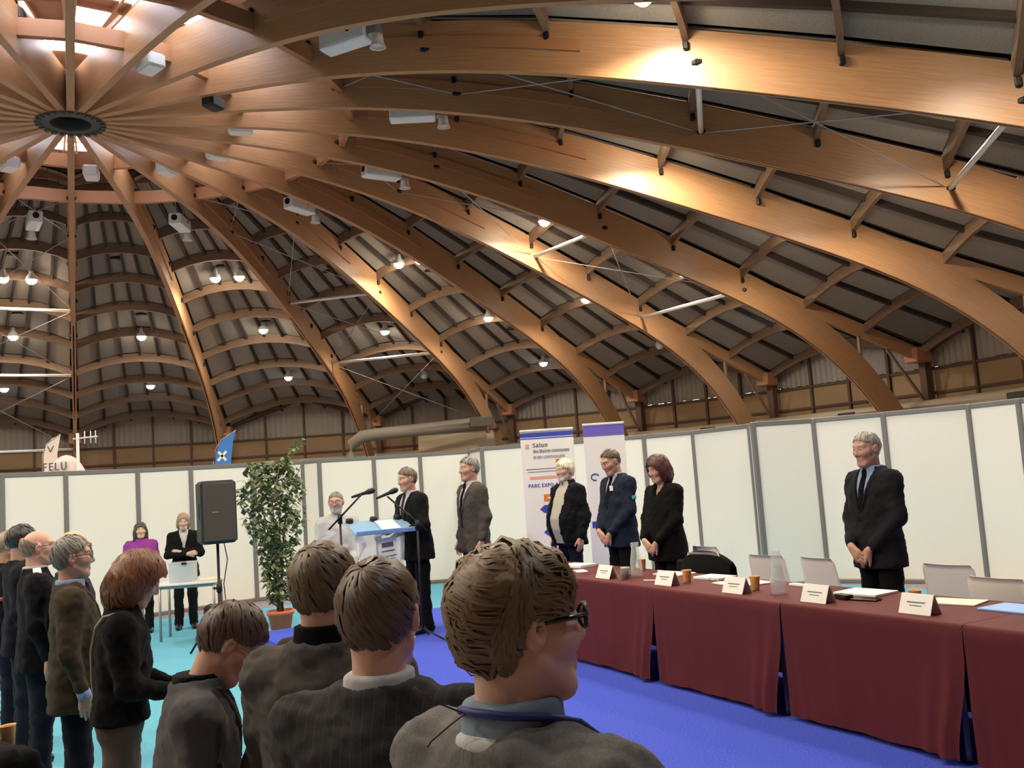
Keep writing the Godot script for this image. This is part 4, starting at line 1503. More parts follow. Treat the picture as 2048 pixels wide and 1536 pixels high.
	bx(st, box_at(Vector3(5.8, 1.3, 0.4)), Vector3(1.0, 0.4, 0.2), 0.02)
	obj("outlet", st, M.grille, t)


# ------------------------------------------------------------------ soft shapes: distance fields meshed as surface nets
const W := 12   # floats for each primitive: type, operation, blend, nine values

func cap(P: PackedFloat32Array, a: Vector3, ra: float, b: Vector3, rb: float, k := 0.03, op := 0) -> void:
	var d := b - a
	P.append_array(PackedFloat32Array([0, op, k, a.x, a.y, a.z, ra, d.x, d.y, d.z, rb, 1.0 / maxf(d.length_squared(), 1e-9)]))


func ell(P: PackedFloat32Array, c: Vector3, r: Vector3, k := 0.02, op := 0) -> void:
	P.append_array(PackedFloat32Array([1, op, k, c.x, c.y, c.z, r.x, r.y, r.z, minf(r.x, minf(r.y, r.z)), 0, 0]))


func trunk(P: PackedFloat32Array, which: int, inflate: float, y0: float, y1: float, k := 0.03, op := 0) -> void:
	P.append_array(PackedFloat32Array([2, op, k, which, inflate, y0, y1, 0, 0, 0, 0, 0]))


func cut(P: PackedFloat32Array, n: Vector3, d: float, op := 2) -> void:   # keeps the side where n.p < d
	P.append_array(PackedFloat32Array([3, op, 0, n.x, n.y, n.z, d, 0, 0, 0, 0, 0]))


func vee(P: PackedFloat32Array, y0: float, y1: float, half: float, grow: float, op := 1) -> void:   # the open front of a jacket
	P.append_array(PackedFloat32Array([5, op, 0, y0, y1, half, grow, 0, 0, 0, 0, 0]))


func hairline(P: PackedFloat32Array, h: Array) -> void:   # lowest hair at five stations from the nape to the brow
	P.append_array(PackedFloat32Array([6, 2, 0.02, h[0], h[1], h[2], h[3], h[4], 0, 0, 0, 0]))


func block(P: PackedFloat32Array, c: Vector3, h: Vector3, r: float, k := 0.01, op := 0) -> void:
	P.append_array(PackedFloat32Array([4, op, k, c.x, c.y, c.z, h.x, h.y, h.z, r, 0, 0]))


static func hair_low(h0: float, h1: float, h2: float, h3: float, h4: float, z: float) -> float:
	if z < -0.05: return lerpf(h0, h1, clampf((z + 0.11) / 0.06, 0.0, 1.0))
	if z < 0.0: return lerpf(h1, h2, (z + 0.05) / 0.05)
	if z < 0.05: return lerpf(h2, h3, z / 0.05)
	return lerpf(h3, h4, clampf((z - 0.05) / 0.04, 0.0, 1.0))


static func one(P: PackedFloat32Array, o: int, x: float, y: float, z: float, prof: Array) -> float:
	var ty := int(P[o])
	if ty == 0:
		var px := x - P[o + 3]
		var py := y - P[o + 4]
		var pz := z - P[o + 5]
		var bx_ := P[o + 7]
		var by_ := P[o + 8]
		var bz_ := P[o + 9]
		var h := clampf((px * bx_ + py * by_ + pz * bz_) * P[o + 11], 0.0, 1.0)
		px -= bx_ * h
		py -= by_ * h
		pz -= bz_ * h
		return sqrt(px * px + py * py + pz * pz) - P[o + 6] - (P[o + 10] - P[o + 6]) * h
	if ty == 1:
		var ex := (x - P[o + 3]) / P[o + 6]
		var ey := (y - P[o + 4]) / P[o + 7]
		var ez := (z - P[o + 5]) / P[o + 8]
		return (sqrt(ex * ex + ey * ey + ez * ez) - 1.0) * P[o + 9]
	if ty == 2:
		var t: PackedFloat32Array = prof[int(P[o + 3])]
		var n := t.size() / 4
		var i := 0
		while i < n - 2 and y > t[(i + 1) * 4]: i += 1
		var j := i * 4
		var u := clampf((y - t[j]) / (t[j + 4] - t[j]), 0.0, 1.0)
		var a := lerpf(t[j + 1], t[j + 5], u) + P[o + 4]
		var b := lerpf(t[j + 2], t[j + 6], u) + P[o + 4]
		var qx := x / a
		var qz := (z - lerpf(t[j + 3], t[j + 7], u)) / b
		var q := (pow(qx * qx * qx * qx + qz * qz * qz * qz, 0.25) * 0.45 + sqrt(qx * qx + qz * qz) * 0.55 - 1.0) * minf(a, b)
		return maxf(q, maxf(P[o + 5] - y, y - P[o + 6]))
	if ty == 3:
		return P[o + 3] * x + P[o + 4] * y + P[o + 5] * z - P[o + 6]
	if ty == 4:
		var ax := absf(x - P[o + 3]) - P[o + 6]
		var ay := absf(y - P[o + 4]) - P[o + 7]
		var az := absf(z - P[o + 5]) - P[o + 8]
		var mx := maxf(ax, 0.0)
		var my := maxf(ay, 0.0)
		var mz := maxf(az, 0.0)
		return sqrt(mx * mx + my * my + mz * mz) + minf(maxf(ax, maxf(ay, az)), 0.0) - P[o + 9]
	if ty == 5:
		var u := clampf((y - P[o + 3]) / (P[o + 4] - P[o + 3]), -0.2, 1.3)
		return maxf((absf(x) - (P[o + 5] * u + P[o + 6])) * 0.9, 0.03 - z)
	return (hair_low(P[o + 3], P[o + 4], P[o + 5], P[o + 6], P[o + 7], z) - y) * 0.75


static func field(P: PackedFloat32Array, idx: PackedInt32Array, x: float, y: float, z: float, prof: Array) -> float:
	var d := 9.0
	for o in idx:
		var v := one(P, o, x, y, z, prof)
		var op := int(P[o + 1])
		if op == 0:
			var k := P[o + 2]
			var h := k - absf(d - v)
			d = minf(d, v)
			if h > 0.0: d -= h * h / k * 0.25
		elif op == 1: d = maxf(d, -v)
		else:
			var k := P[o + 2]
			var h := k - absf(d - v)
			d = maxf(d, v)
			if h > 0.0: d += h * h / k * 0.25
	return d


static func surface(P: PackedFloat32Array, prof: Array, lo: Vector3, hi: Vector3, cell: float) -> Array:
	var nx := int(ceil((hi.x - lo.x) / cell / 6.0)) * 6
	var ny := int(ceil((hi.y - lo.y) / cell / 6.0)) * 6
	var nz := int(ceil((hi.z - lo.z) / cell / 6.0)) * 6
	var sy := nx + 1
	var sz := (nx + 1) * (ny + 1)
	var val := PackedFloat32Array()
	val.resize(sz * (nz + 1))
	val.fill(9.0)
	var at := PackedInt32Array()
	at.resize(nx * ny * nz)
	at.fill(-1)
	var all := PackedInt32Array()
	for o in range(0, P.size(), 12): all.append(o)
	var half := cell * 3.0
	var rad := half * 1.74
	var verts := PackedVector3Array()
	var cells := PackedInt32Array()
	var vs := PackedFloat32Array()
	vs.resize(all.size())
	var blocks := PackedInt32Array()
	for bz in range(0, nz, 6):
		for by in range(0, ny, 6):
			for bx_ in range(0, nx, 6):
				var cx := lo.x + bx_ * cell + half
				var cy := lo.y + by * cell + half
				var cz := lo.z + bz * cell + half
				var d := field(P, all, cx, cy, cz, prof)
				if absf(d) > rad * 1.2: continue
				var near := 9.0
				for i in all.size():
					vs[i] = one(P, all[i], cx, cy, cz, prof)
					if P[all[i] + 1] == 0: near = minf(near, vs[i])
				var act := PackedInt32Array()
				for i in all.size():
					if P[all[i] + 1] != 0 or vs[i] < near + rad * 2.2 + P[all[i] + 2]: act.append(all[i])
				for k in range(bz, bz + 7):
					for j in range(by, by + 7):
						var o := k * sz + j * sy
						for i in range(bx_, bx_ + 7):
							if val[o + i] == 9.0:
								val[o + i] = field(P, act, lo.x + i * cell, lo.y + j * cell, lo.z + k * cell, prof)
				blocks.append(bx_); blocks.append(by); blocks.append(bz)
	var corner := PackedInt32Array([0, 1, sy, sy + 1, sz, sz + 1, sz + sy, sz + sy + 1])
	var edges := PackedInt32Array([0, 1, 2, 3, 4, 5, 6, 7, 0, 2, 1, 3, 4, 6, 5, 7, 0, 4, 1, 5, 2, 6, 3, 7])
	var v8 := PackedFloat32Array()
	v8.resize(8)
	for b in range(0, blocks.size(), 3):
		for k in range(blocks[b + 2], blocks[b + 2] + 6):
			for j in range(blocks[b + 1], blocks[b + 1] + 6):
				for i in range(blocks[b], blocks[b] + 6):
					var o := k * sz + j * sy + i
					var inside := 0
					for c in 8:
						v8[c] = val[o + corner[c]]
						if v8[c] < 0.0: inside += 1
					if inside == 0 or inside == 8: continue
					var p := Vector3.ZERO
					var n := 0
					for e in range(0, 24, 2):
						var a := edges[e]
						var c := edges[e + 1]
						if (v8[a] < 0.0) != (v8[c] < 0.0):
							var t := v8[a] / (v8[a] - v8[c])
							var pa := Vector3(a & 1, (a >> 1) & 1, a >> 2)
							p += pa.lerp(Vector3(c & 1, (c >> 1) & 1, c >> 2), t)
							n += 1
					at[(k * ny + j) * nx + i] = verts.size()
					cells.append(o)
					verts.append(lo + (Vector3(i, j, k) + p / n) * cell)
	var tris := PackedInt32Array()
	for q in cells.size():
		var o := cells[q]
		var k := o / sz
		var j := (o % sz) / sy
		var i := o % sy
		if i == 0 or j == 0 or k == 0: continue
		var a := val[o] < 0.0
		var m := (k * ny + j) * nx + i
		for ax in 3:
			if a == (val[o + (1 if ax == 0 else (sy if ax == 1 else sz))] < 0.0): continue
			var u := nx if ax == 0 else (nx * ny if ax == 1 else 1)
			var w := nx * ny if ax == 0 else (1 if ax == 1 else nx)
			var q0 := at[m]
			var q1 := at[m - u]
			var q2 := at[m - u - w]
			var q3 := at[m - w]
			if q1 < 0 or q2 < 0 or q3 < 0: continue
			if a: tris.append_array(PackedInt32Array([q0, q2, q1, q0, q3, q2]))
			else: tris.append_array(PackedInt32Array([q0, q1, q2, q0, q2, q3]))
	return [verts, tris]


static func soft_normals(v: PackedVector3Array, t: PackedInt32Array) -> PackedVector3Array:
	var n := PackedVector3Array()
	n.resize(v.size())
	for i in range(0, t.size(), 3):
		var f := (v[t[i + 2]] - v[t[i]]).cross(v[t[i + 1]] - v[t[i]])
		n[t[i]] += f
		n[t[i + 1]] += f
		n[t[i + 2]] += f
	for i in n.size(): n[i] = n[i].normalized()
	return n


func run_job(i: int) -> void:
	var job: Dictionary = jobs[i]
	var made: Array = surface(job.P, job.prof, job.lo, job.hi, job.cell)
	var v: PackedVector3Array = made[0]
	var t: PackedInt32Array = made[1]
	var n := soft_normals(v, t)
	if job.wrinkle > 0.0:
		var f := FastNoiseLite.new()
		f.seed = job.seed
		f.frequency = 1.0
		f.fractal_octaves = 3
		for k in v.size():
			var p := v[k]
			var fold := f.get_noise_3d(p.x * 5.0 + p.y * 3.0, p.y * 6.5, p.z * 5.0) + 0.55 * (absf(f.get_noise_3d(p.x * 8.0 - p.y * 5.0 + 7.0, p.y * 11.0 + p.z * 6.0, p.z * 7.0)) * -2.0 + 0.4)
			v[k] = p + n[k] * fold * job.wrinkle
		n = soft_normals(v, t)
	var c := PackedColorArray()
	if job.tint: c = tint(v, job.tint)
	var xf: Transform3D = job.xf
	if xf != Transform3D():
		for k in v.size():
			v[k] = xf * v[k]
			n[k] = (xf.basis * n[k]).normalized()
	job.out = [v, n, t, c]


func tint(v: PackedVector3Array, how: Dictionary) -> PackedColorArray:   # the colours of a face: lips, brows, stubble or beard
	var c := PackedColorArray()
	c.resize(v.size())
	var skin: Color = how.skin
	var f := FastNoiseLite.new()
	f.frequency = 14.0
	for i in v.size():
		var p := v[i]
		var k := skin * (1.0 + 0.08 * f.get_noise_3d(p.x, p.y, p.z))
		if how.get("head", false):
			var lips := 1.0 - clampf(Vector3(p.x * 0.75, (p.y + 0.066) * 2.2, minf(p.z - 0.09, 0.0)).length() / 0.024, 0, 1)
			k = k.lerp(Color(0.42, 0.16, 0.13), minf(lips * 1.5, 0.8) * 0.7)
			var cheek := 1.0 - clampf(Vector3(absf(p.x) - 0.045, p.y + 0.035, p.z - 0.07).length() / 0.035, 0, 1)
			k = k.lerp(Color(0.62, 0.25, 0.19), cheek * 0.35)
			if absf(p.x) > 0.079 and absf(p.y) < 0.04: k = k.lerp(Color(0.52, 0.22, 0.17), 0.35)
			var brow: Color = how.brow
			if absf(p.y - 0.032) < 0.006 and absf(absf(p.x) - 0.034) < 0.02 and p.z > 0.05: k = k.lerp(brow, 0.75)
			if how.has("beard") and p.z > 0.0 and p.y < -0.035 + 0.25 * maxf(0.0, 0.05 - p.z) and lips < 0.25 and absf(p.x) > 0.0 and not (p.y > -0.05 and absf(p.x) < 0.03):
				k = k.lerp(how.beard, 0.85)
		k.a = 1.0
		c[i] = k
	return c


# ------------------------------------------------------------------ people
func job(part: Node3D, P: PackedFloat32Array, prof: Array, lo: Vector3, hi: Vector3, cell: float, wrinkle := 0.0, xf := Transform3D(), how := {}) -> void:
	jobs.append({"part": part, "P": P, "prof": prof, "lo": lo, "hi": hi, "cell": cell, "wrinkle": wrinkle, "xf": xf, "tint": how, "seed": jobs.size(), "out": []})


func part_of(root: Node3D, called: String, m: Material, label := "") -> MeshInstance3D:
	var o := MeshInstance3D.new()
	o.name = called
	o.material_override = m
	if label: o.set_meta("label", label)
	root.add_child(o, true)
	return o


const HAIRS := {
	"short": [-0.085, -0.058, 0.032, 0.048, 0.078], "thick": [-0.098, -0.072, 0.022, 0.026, 0.070], "crop": [-0.095, -0.072, 0.024, 0.030, 0.060],
	"bob": [-0.165, -0.165, -0.15, -0.06, 0.06], "buzz": [-0.075, -0.05, 0.034, 0.055, 0.085], "receding": [-0.085, -0.058, 0.032, 0.062, 0.108], "long": [-0.24, -0.24, -0.22, -0.04, 0.06]}

func person(d: Dictionary) -> Node3D:
	var H: float = d.height
	var size := H / 1.762
	var ahead: Vector3 = d.face.normalized()
	var off: float = size * (0.02 + 0.52 * d.get("lean", 0.0) + 0.15 * sin(d.get("head_pitch", 0.0)))
	var foot := Vector3(d.head.x - ahead.x * off, d.get("ground", 0.008), d.head.y - ahead.z * off)
	var root := thing("person", d.label, "person", foot, atan2(ahead.x, ahead.z), d.get("group", ""))
	root.scale = Vector3.ONE * size
	var dist: float = Vector2(foot.x, foot.z).length()
	var fine := 0.8 if dist < 3.0 else (1.0 if dist < 7.5 else 1.3)
	var bw: float = d.get("build", 1.0)
	var belly: float = d.get("belly", 0.0)
	var lean: float = d.get("lean", 0.0)
	var woman: bool = d.get("woman", false)
	var hips := 0.02 if woman else 0.0
	var rows := [[0.70, 0.205 + hips, 0.150, 0.0], [0.85, 0.200 + hips, 0.147, 0.0], [0.98, 0.190 + hips * 0.5, 0.138, 0.0], [1.10, 0.178 - hips * 0.5, 0.128, 0.005], [1.22, 0.188, 0.135, 0.008], [1.33, 0.197, 0.130, 0.0], [1.40, 0.180, 0.108, -0.006], [1.45, 0.130, 0.084, -0.012], [1.50, 0.082, 0.068, -0.012]]
	var prof := PackedFloat32Array()
	for e in rows:
		var bulge: float = belly * exp(-pow((e[0] - 1.06) / 0.16, 2.0))
		prof.append_array(PackedFloat32Array([e[0], e[1] * bw + bulge * 0.4, e[2] * (0.6 + 0.4 * bw) + bulge * 0.5, e[3] + maxf(e[0] - 0.95, 0.0) * lean + bulge * 0.5]))
	var sway := func(y: float) -> float: return maxf(y - 0.95, 0.0) * lean
	var neck_z: float = sway.call(1.46) - 0.012
	var collar := PackedFloat32Array([1.36, 0.11, 0.10, neck_z, 1.45, 0.076, 0.080, neck_z - 0.002, 1.52, 0.069, 0.075, neck_z + 0.0, 1.56, 0.068, 0.074, neck_z + 0.004])
	var profs := [prof, collar]
	# arms
	var arms := {}
	for s in [-1, 1]:
		var sh := Vector3(s * 0.178 * bw, 1.395, sway.call(1.4) - 0.008)
		var el := Vector3(s * (0.225 * bw + 0.015), 1.12, sway.call(1.12) - 0.03)
		var wr := Vector3(s * (0.225 * bw + 0.02), 0.885, sway.call(0.95) + 0.045)
		var f := Vector3(0.0, -1.0, 0.12)
		var palm := Vector3(-s, 0, 0)
		var curl := 0.35
		var pose: String = d.get("pose", "hang")
		if d.has("pose_left") and s == 1: pose = d.pose_left
		if d.has("pose_right") and s == -1: pose = d.pose_right
		var z0: float = sway.call(1.1) + belly * 0.8
		match pose:
			"clasp":
				el = Vector3(s * (0.225 * bw + 0.008), 1.125, z0 + 0.015)
				wr = Vector3(s * 0.070 + 0.005, 0.93 if s == -1 else 0.905, z0 + (0.205 if s == -1 else 0.175))
				f = Vector3(-s * 0.70, -0.71, -0.05 if s == -1 else 0.0)
				palm = Vector3(0, -0.15, -1)
				curl = 0.30
			"crossed":
				el = Vector3(s * (0.235 * bw + 0.01), 1.13, z0 + 0.10)
				wr = Vector3(-s * 0.05, 1.165 if s == 1 else 1.13, z0 + (0.19 if s == 1 else 0.225))
				f = Vector3(-s, 0.12, -0.25)
				palm = Vector3(0, 0, -1)
				curl = 0.4
			"lectern":
				el = Vector3(s * (0.255 * bw + 0.01), 1.14, z0 + 0.05)
				wr = Vector3(s * 0.19, 1.07, z0 + 0.27)
				f = Vector3(-s * 0.35, -0.15, 1.0)
				palm = Vector3(0, -1, 0)
				curl = 0.75
			"front":
				el = Vector3(s * (0.225 * bw + 0.01), 1.12, z0 + 0.04)
				wr = Vector3(s * 0.09, 1.05, z0 + 0.25)
				f = Vector3(-s * 0.6, 0.1, 0.6)
				palm = Vector3(0, -0.6, -0.6)
				curl = 0.6
			"low":
				el = Vector3(s * (0.24 * bw + 0.01), 1.12, z0 + 0.02)
				wr = Vector3(s * 0.14, 0.96, z0 + 0.18)
				f = Vector3(-s * 0.6, -0.5, 0.4)
				palm = Vector3(0, -0.3, -1)
				curl = 0.5
		arms[s] = [sh, el, wr, f.normalized(), palm, curl]
	# clothes on the upper body
	var kind: String = d.top
	var hem: float = {"suit": 0.765, "sweater": 0.88, "coat": 0.83, "shirt": 0.90, "uniform": 0.80}[kind]
	hem = d.get("hem", hem)
	var P := PackedFloat32Array()
	var loose := 0.012 if kind in ["coat"] else 0.0
	trunk(P, 0, loose, hem, 1.485, 0.03)
	for s in [-1, 1]:
		var a: Array = arms[s]
		cap(P, Vector3(s * 0.06, 1.41, neck_z), 0.045, a[0], 0.062 + loose, 0.05)
		cap(P, a[0], 0.064 + loose, a[1], 0.055 + loose, 0.06)
		var end: Vector3 = a[1].lerp(a[2], 0.87)
		cap(P, a[1], 0.055 + loose, end, 0.042 + loose, 0.03)
	if kind != "shirt": trunk(P, 1, 0.012 if kind != "sweater" else 0.006, 1.38, d.get("collar_top", 1.485), 0.025)
	var open: float = d.get("open", 0.0)
	if open > 0.0: vee(P, d.get("open_low", 1.10), 1.46, open, d.get("open_grow", 0.0))
	var jacket := part_of(root, {"suit": "jacket", "sweater": "sweater", "coat": "jacket", "shirt": "shirt", "uniform": "uniform_jacket"}[kind], d.cloth)
	job(jacket, P, profs, Vector3(-0.45, hem - 0.03, -0.36 + minf(lean, 0.0)), Vector3(0.45, 1.56, 0.42 + maxf(lean, 0.0) * 0.6), 0.0135 * fine, d.get("wrinkle", 0.012))
	# lapels follow the open front
	if open > 0.0 and d.get("lapels", true):
		P = PackedFloat32Array()
		trunk(P, 0, loose + 0.007, d.get("open_low", 1.10), 1.47)
		vee(P, d.get("open_low", 1.10), 1.46, open, d.get("open_grow", 0.0), 1)
		vee(P, d.get("open_low", 1.10), 1.46, open + 0.05, d.get("open_grow", 0.0), 2)
		job(part_of(root, "lapels", d.cloth), P, profs, Vector3(-0.2, 1.0, 0.0), Vector3(0.2, 1.5, 0.34 + maxf(lean, 0) * 0.6), 0.008 * fine)
	if d.has("shirt"):
		P = PackedFloat32Array()
		if open > 0.0: trunk(P, 0, -0.012, hem + 0.02, 1.465)
		trunk(P, 1, 0.004, 1.40, d.get("shirt_top", 1.505), 0.01)
		if d.get("shirt_notch", open > 0.0): vee(P, 1.43, 1.56, 0.035, 0.0)
		job(part_of(root, "shirt", d.shirt), P, profs, Vector3(-0.28, hem, -0.2 + minf(lean, 0)), Vector3(0.28, 1.56, 0.44 + maxf(lean, 0) * 0.6), 0.010 * fine)
	if d.has("tie"):
		P = PackedFloat32Array()
		trunk(P, 0, -0.005, 1.02, 1.455)
		block(P, Vector3(0, 1.24, 0.2), Vector3(0.024, 0.23, 0.3), 0.004, 0.0, 2)
		cap(P, Vector3(0, 1.465, neck_z + 0.082), 0.018, Vector3(0, 1.43, neck_z + 0.094), 0.013, 0.015)
		job(part_of(root, "tie", d.tie), P, profs, Vector3(-0.06, 1.0, 0.0), Vector3(0.06, 1.51, 0.34 + maxf(lean, 0) * 0.6), 0.007 * fine)
	# trousers and shoes
	P = PackedFloat32Array()
	ell(P, Vector3(0, 0.95, 0), Vector3(0.168 * bw, 0.15, 0.118 + belly * 0.3), 0.04)
	for s in [-1, 1]:
		cap(P, Vector3(s * 0.088, 0.90, 0), 0.094, Vector3(s * 0.098, 0.50, 0.012), 0.072, 0.04)
		cap(P, Vector3(s * 0.098, 0.50, 0.012), 0.070, Vector3(s * 0.105, 0.07, -0.012), 0.064, 0.03)
	cut(P, Vector3(0, -1, 0), -0.035)
	job(part_of(root, "trousers", d.trousers), P, profs, Vector3(-0.32, 0.0, -0.22), Vector3(0.32, 1.14, 0.24), 0.02, 0.012)
	for s in [-1, 1]:
		P = PackedFloat32Array()
		cap(P, Vector3(s * 0.105, 0.045, -0.055), 0.045, Vector3(s * 0.115, 0.04, 0.06), 0.046, 0.03)
		cap(P, Vector3(s * 0.115, 0.04, 0.06), 0.044, Vector3(s * 0.12, 0.03, 0.155), 0.036, 0.03)
		cut(P, Vector3(0, -1, 0), 0.0)
		job(part_of(root, "shoe", M.shoe), P, profs, Vector3(s * 0.11 - 0.1, -0.02, -0.14), Vector3(s * 0.11 + 0.1, 0.13, 0.22), 0.014)
	# the body: head, neck, hands, and the limbs inside the clothes
	var skin: Color = d.get("skin", Color(0.56, 0.315, 0.225))
	var hood := Basis(Vector3.UP, d.get("head_yaw", 0.0)) * Basis(Vector3.RIGHT, d.get("head_pitch", 0.0)) * Basis(Vector3.BACK, d.get("head_tilt", 0.0))
	var neck := Vector3(0, 1.475, neck_z + 0.004)
	var hx := Transform3D(hood, neck + hood * Vector3(0, 0.152, 0.022))
	var body := part_of(root, "body", M.skin)
	P = PackedFloat32Array()
	ell(P, Vector3(0, 0.025, -0.012), Vector3(0.076, 0.092, 0.096), 0.02)
	ell(P, Vector3(0, -0.04, 0.022), Vector3(0.060, 0.076, 0.064), 0.035)
	cap(P, Vector3(-0.016, -0.103, 0.062), 0.019, Vector3(0.016, -0.103, 0.062), 0.019, 0.03)
	for s in [-1, 1]:
		cap(P, Vector3(s * 0.058, -0.055, 0.0), 0.014, Vector3(s * 0.026, -0.100, 0.052), 0.016, 0.03)
		cap(P, Vector3(s * 0.038, -0.02, 0.064), 0.022, Vector3(s * 0.052, -0.015, 0.04), 0.022, 0.025)
		cap(P, Vector3(s * 0.016, 0.034, 0.082), 0.010, Vector3(s * 0.048, 0.034, 0.066), 0.010, 0.018)
	cap(P, Vector3(0, 0.022, 0.086), 0.008, Vector3(0, -0.026, 0.104), 0.012, 0.014)
	cap(P, Vector3(-0.012, -0.032, 0.092), 0.008, Vector3(0.012, -0.032, 0.092), 0.008, 0.010)
	for s in [-1, 1]: ell(P, Vector3(s * 0.033, 0.010, 0.102), Vector3(0.021, 0.014, 0.020), 0.0, 1)
	for s in [-1, 1]: ell(P, Vector3(s * 0.032, 0.010, 0.0715), Vector3(0.0165, 0.0115, 0.013), 0.006)
	cap(P, Vector3(-0.020, -0.060, 0.080), 0.0075, Vector3(0.020, -0.060, 0.080), 0.0075, 0.008)
	cap(P, Vector3(-0.017, -0.073, 0.080), 0.008, Vector3(0.017, -0.073, 0.080), 0.008, 0.008)
	for s in [-1, 1]:
		ell(P, Vector3(s * 0.083, 0.000, -0.012), Vector3(0.015, 0.033, 0.020), 0.006)
		ell(P, Vector3(s * 0.099, 0.000, -0.004), Vector3(0.012, 0.018, 0.011), 0.0, 1)
	var inv := hx.affine_inverse()
	cap(P, Vector3(0, -0.045, -0.028), 0.056, inv * Vector3(0, 1.41, neck_z - 0.004), 0.062, 0.03)
	var brow: Color = d.get("brow", d.hair_color if d.has("hair_color") else Color(0.1, 0.07, 0.05))
	var how := {"skin": skin, "head": true, "brow": brow}
	if d.has("beard"): how.beard = d.beard
	job(body, P, [], Vector3(-0.13, -0.26, -0.18), Vector3(0.13, 0.14, 0.14), 0.0056 * fine, 0.0, hx, how)
	for s in [-1, 1]:
		if d.get("no_hands", false): continue
		P = PackedFloat32Array()
		var a: Array = arms[s]
		var w: Vector3 = a[2]
		var f: Vector3 = a[3]
		var pn: Vector3 = (a[4] - f * a[4].dot(f)).normalized()
		var th: Vector3 = f.cross(pn) * s
		if d.get("pose", "hang") == "hang": th = Vector3(0, 0, 1) - f * f.z
		th = th.normalized()
		var c: float = a[5]
		cap(P, a[1].lerp(w, 0.7), 0.031, w, 0.025, 0.02)
		var spread := [0.030, 0.010, -0.010, -0.028]
		var lens := [0.074, 0.084, 0.078, 0.060]
		for k in 4:
			var kn: Vector3 = w + f * (0.088 - 0.006 * absf(k - 1.2)) + th * spread[k]
			cap(P, w + f * 0.018 + th * spread[k] * 0.6, 0.015, kn, 0.0125, 0.014)
			var p := kn
			var ang: float = c * (0.35 + 0.12 * k)
			for seg in 3:
				var dir: Vector3 = (f * cos(ang) + pn * sin(ang) + th * spread[k] * 1.2).normalized()
				var q: Vector3 = p + dir * lens[k] * [0.44, 0.32, 0.24][seg]
				cap(P, p, 0.0098 - seg * 0.0009, q, 0.0090 - seg * 0.0009, 0.003)
				p = q
				ang += c * 0.9
		var t1: Vector3 = w + f * 0.028 + th * 0.026 + pn * 0.008
		var t2: Vector3 = w + f * 0.066 + th * 0.050 + pn * 0.018
		cap(P, w + f * 0.012 + th * 0.012, 0.016, t1, 0.014, 0.012)
		cap(P, t1, 0.0135, t2, 0.0115, 0.008)
		cap(P, t2, 0.0112, t2 + (f * 0.9 + th * 0.3 + pn * 0.2).normalized() * 0.034, 0.009, 0.003)
		job(body, P, [], w - Vector3.ONE * 0.2, w + Vector3.ONE * 0.2, 0.0052 * fine, 0.0, Transform3D(), {"skin": skin})
	P = PackedFloat32Array()
	trunk(P, 0, -0.045, 0.9, 1.44, 0.03)
	for s in [-1, 1]:
		cap(P, arms[s][0], 0.045, arms[s][1], 0.038, 0.02)
		cap(P, arms[s][1], 0.036, arms[s][2], 0.024, 0.02)
		cap(P, Vector3(s * 0.088, 0.92, 0), 0.075, Vector3(s * 0.098, 0.50, 0.012), 0.052, 0.03)
		cap(P, Vector3(s * 0.098, 0.50, 0.012), 0.048, Vector3(s * 0.105, 0.06, -0.012), 0.036, 0.02)
	cap(P, Vector3(0, 1.36, neck_z), 0.06, neck, 0.05, 0.03)
	job(body, P, profs, Vector3(-0.40, 0.0, -0.32), Vector3(0.40, 1.53, 0.40), 0.034, 0.0, Transform3D(), {"skin": skin})
	# eyes
	for s in [-1, 1]:
		var st := begin(true)
		ball(st, hx * Vector3(s * 0.032, 0.010, 0.076), 0.0118, Color(0.50, 0.47, 0.44))
		ball(st, hx * Vector3(s * 0.032, 0.0095, 0.0835), 0.0065, Color(0.03, 0.025, 0.02))
		obj("eye", st, M.eye, root)
	# hair
	var style: String = d.get("hair", "short")
	if style != "bald": hair(root, d, style, hx, fine, dist)
	if d.get("glasses", false): spectacles(root, hx, d.get("frame", M.black_steel), d.get("frame_thick", 1.0))
	d.hx = hx
	return root


func ball(st: SurfaceTool, c: Vector3, r: float, col: Color) -> void:
	st.set_color(col)
	for j in 6:
		for i in 10:
			var p := []
			for e in [[i, j], [i + 1, j], [i + 1, j + 1], [i, j + 1]]:
				var a: float = TAU * e[0] / 10.0
				var b: float = PI * e[1] / 6.0
				p.append(c + Vector3(cos(a) * sin(b), cos(b), sin(a) * sin(b)) * r)
			quad(st, p[0], p[1], p[2], p[3])


func spectacles(root: Node3D, hx: Transform3D, m: Material, thick: float) -> void:
	var st := begin(true)
	for s in [-1, 1]:
		var ring := []
		for k in 17:
			var a := TAU * k / 16.0
			ring.append(hx * Vector3(s * 0.034 + 0.026 * cos(a), 0.008 + 0.020 * sin(a), 0.102 - 0.012 * absf(cos(a)) * (1.0 if cos(a) * s > 0 else 0.0)))
		tube(st, ring, 0.0022 * thick, 6)
		tube(st, [hx * Vector3(s * 0.060, 0.014, 0.092), hx * Vector3(s * 0.082, 0.014, 0.05), hx * Vector3(s * 0.086, 0.012, -0.012), hx * Vector3(s * 0.082, -0.014, -0.026)], 0.0024 * thick, 6)
	tube(st, [hx * Vector3(-0.009, 0.012, 0.108), hx * Vector3(0.009, 0.012, 0.108)], 0.0022, 6)
	var fr := obj("spectacles", st, m, root)
	for s in [-1, 1]:
		st = begin()
		var p := []
		for k in 12:
			var a := TAU * k / 12.0
			p.append(hx * Vector3(s * 0.034 + 0.024 * cos(a), 0.008 + 0.018 * sin(a), 0.101))
		for k in range(1, 11):
			st.add_vertex(p[0]); st.add_vertex(p[k]); st.add_vertex(p[k + 1])
		obj("lens", st, M.lens, fr)


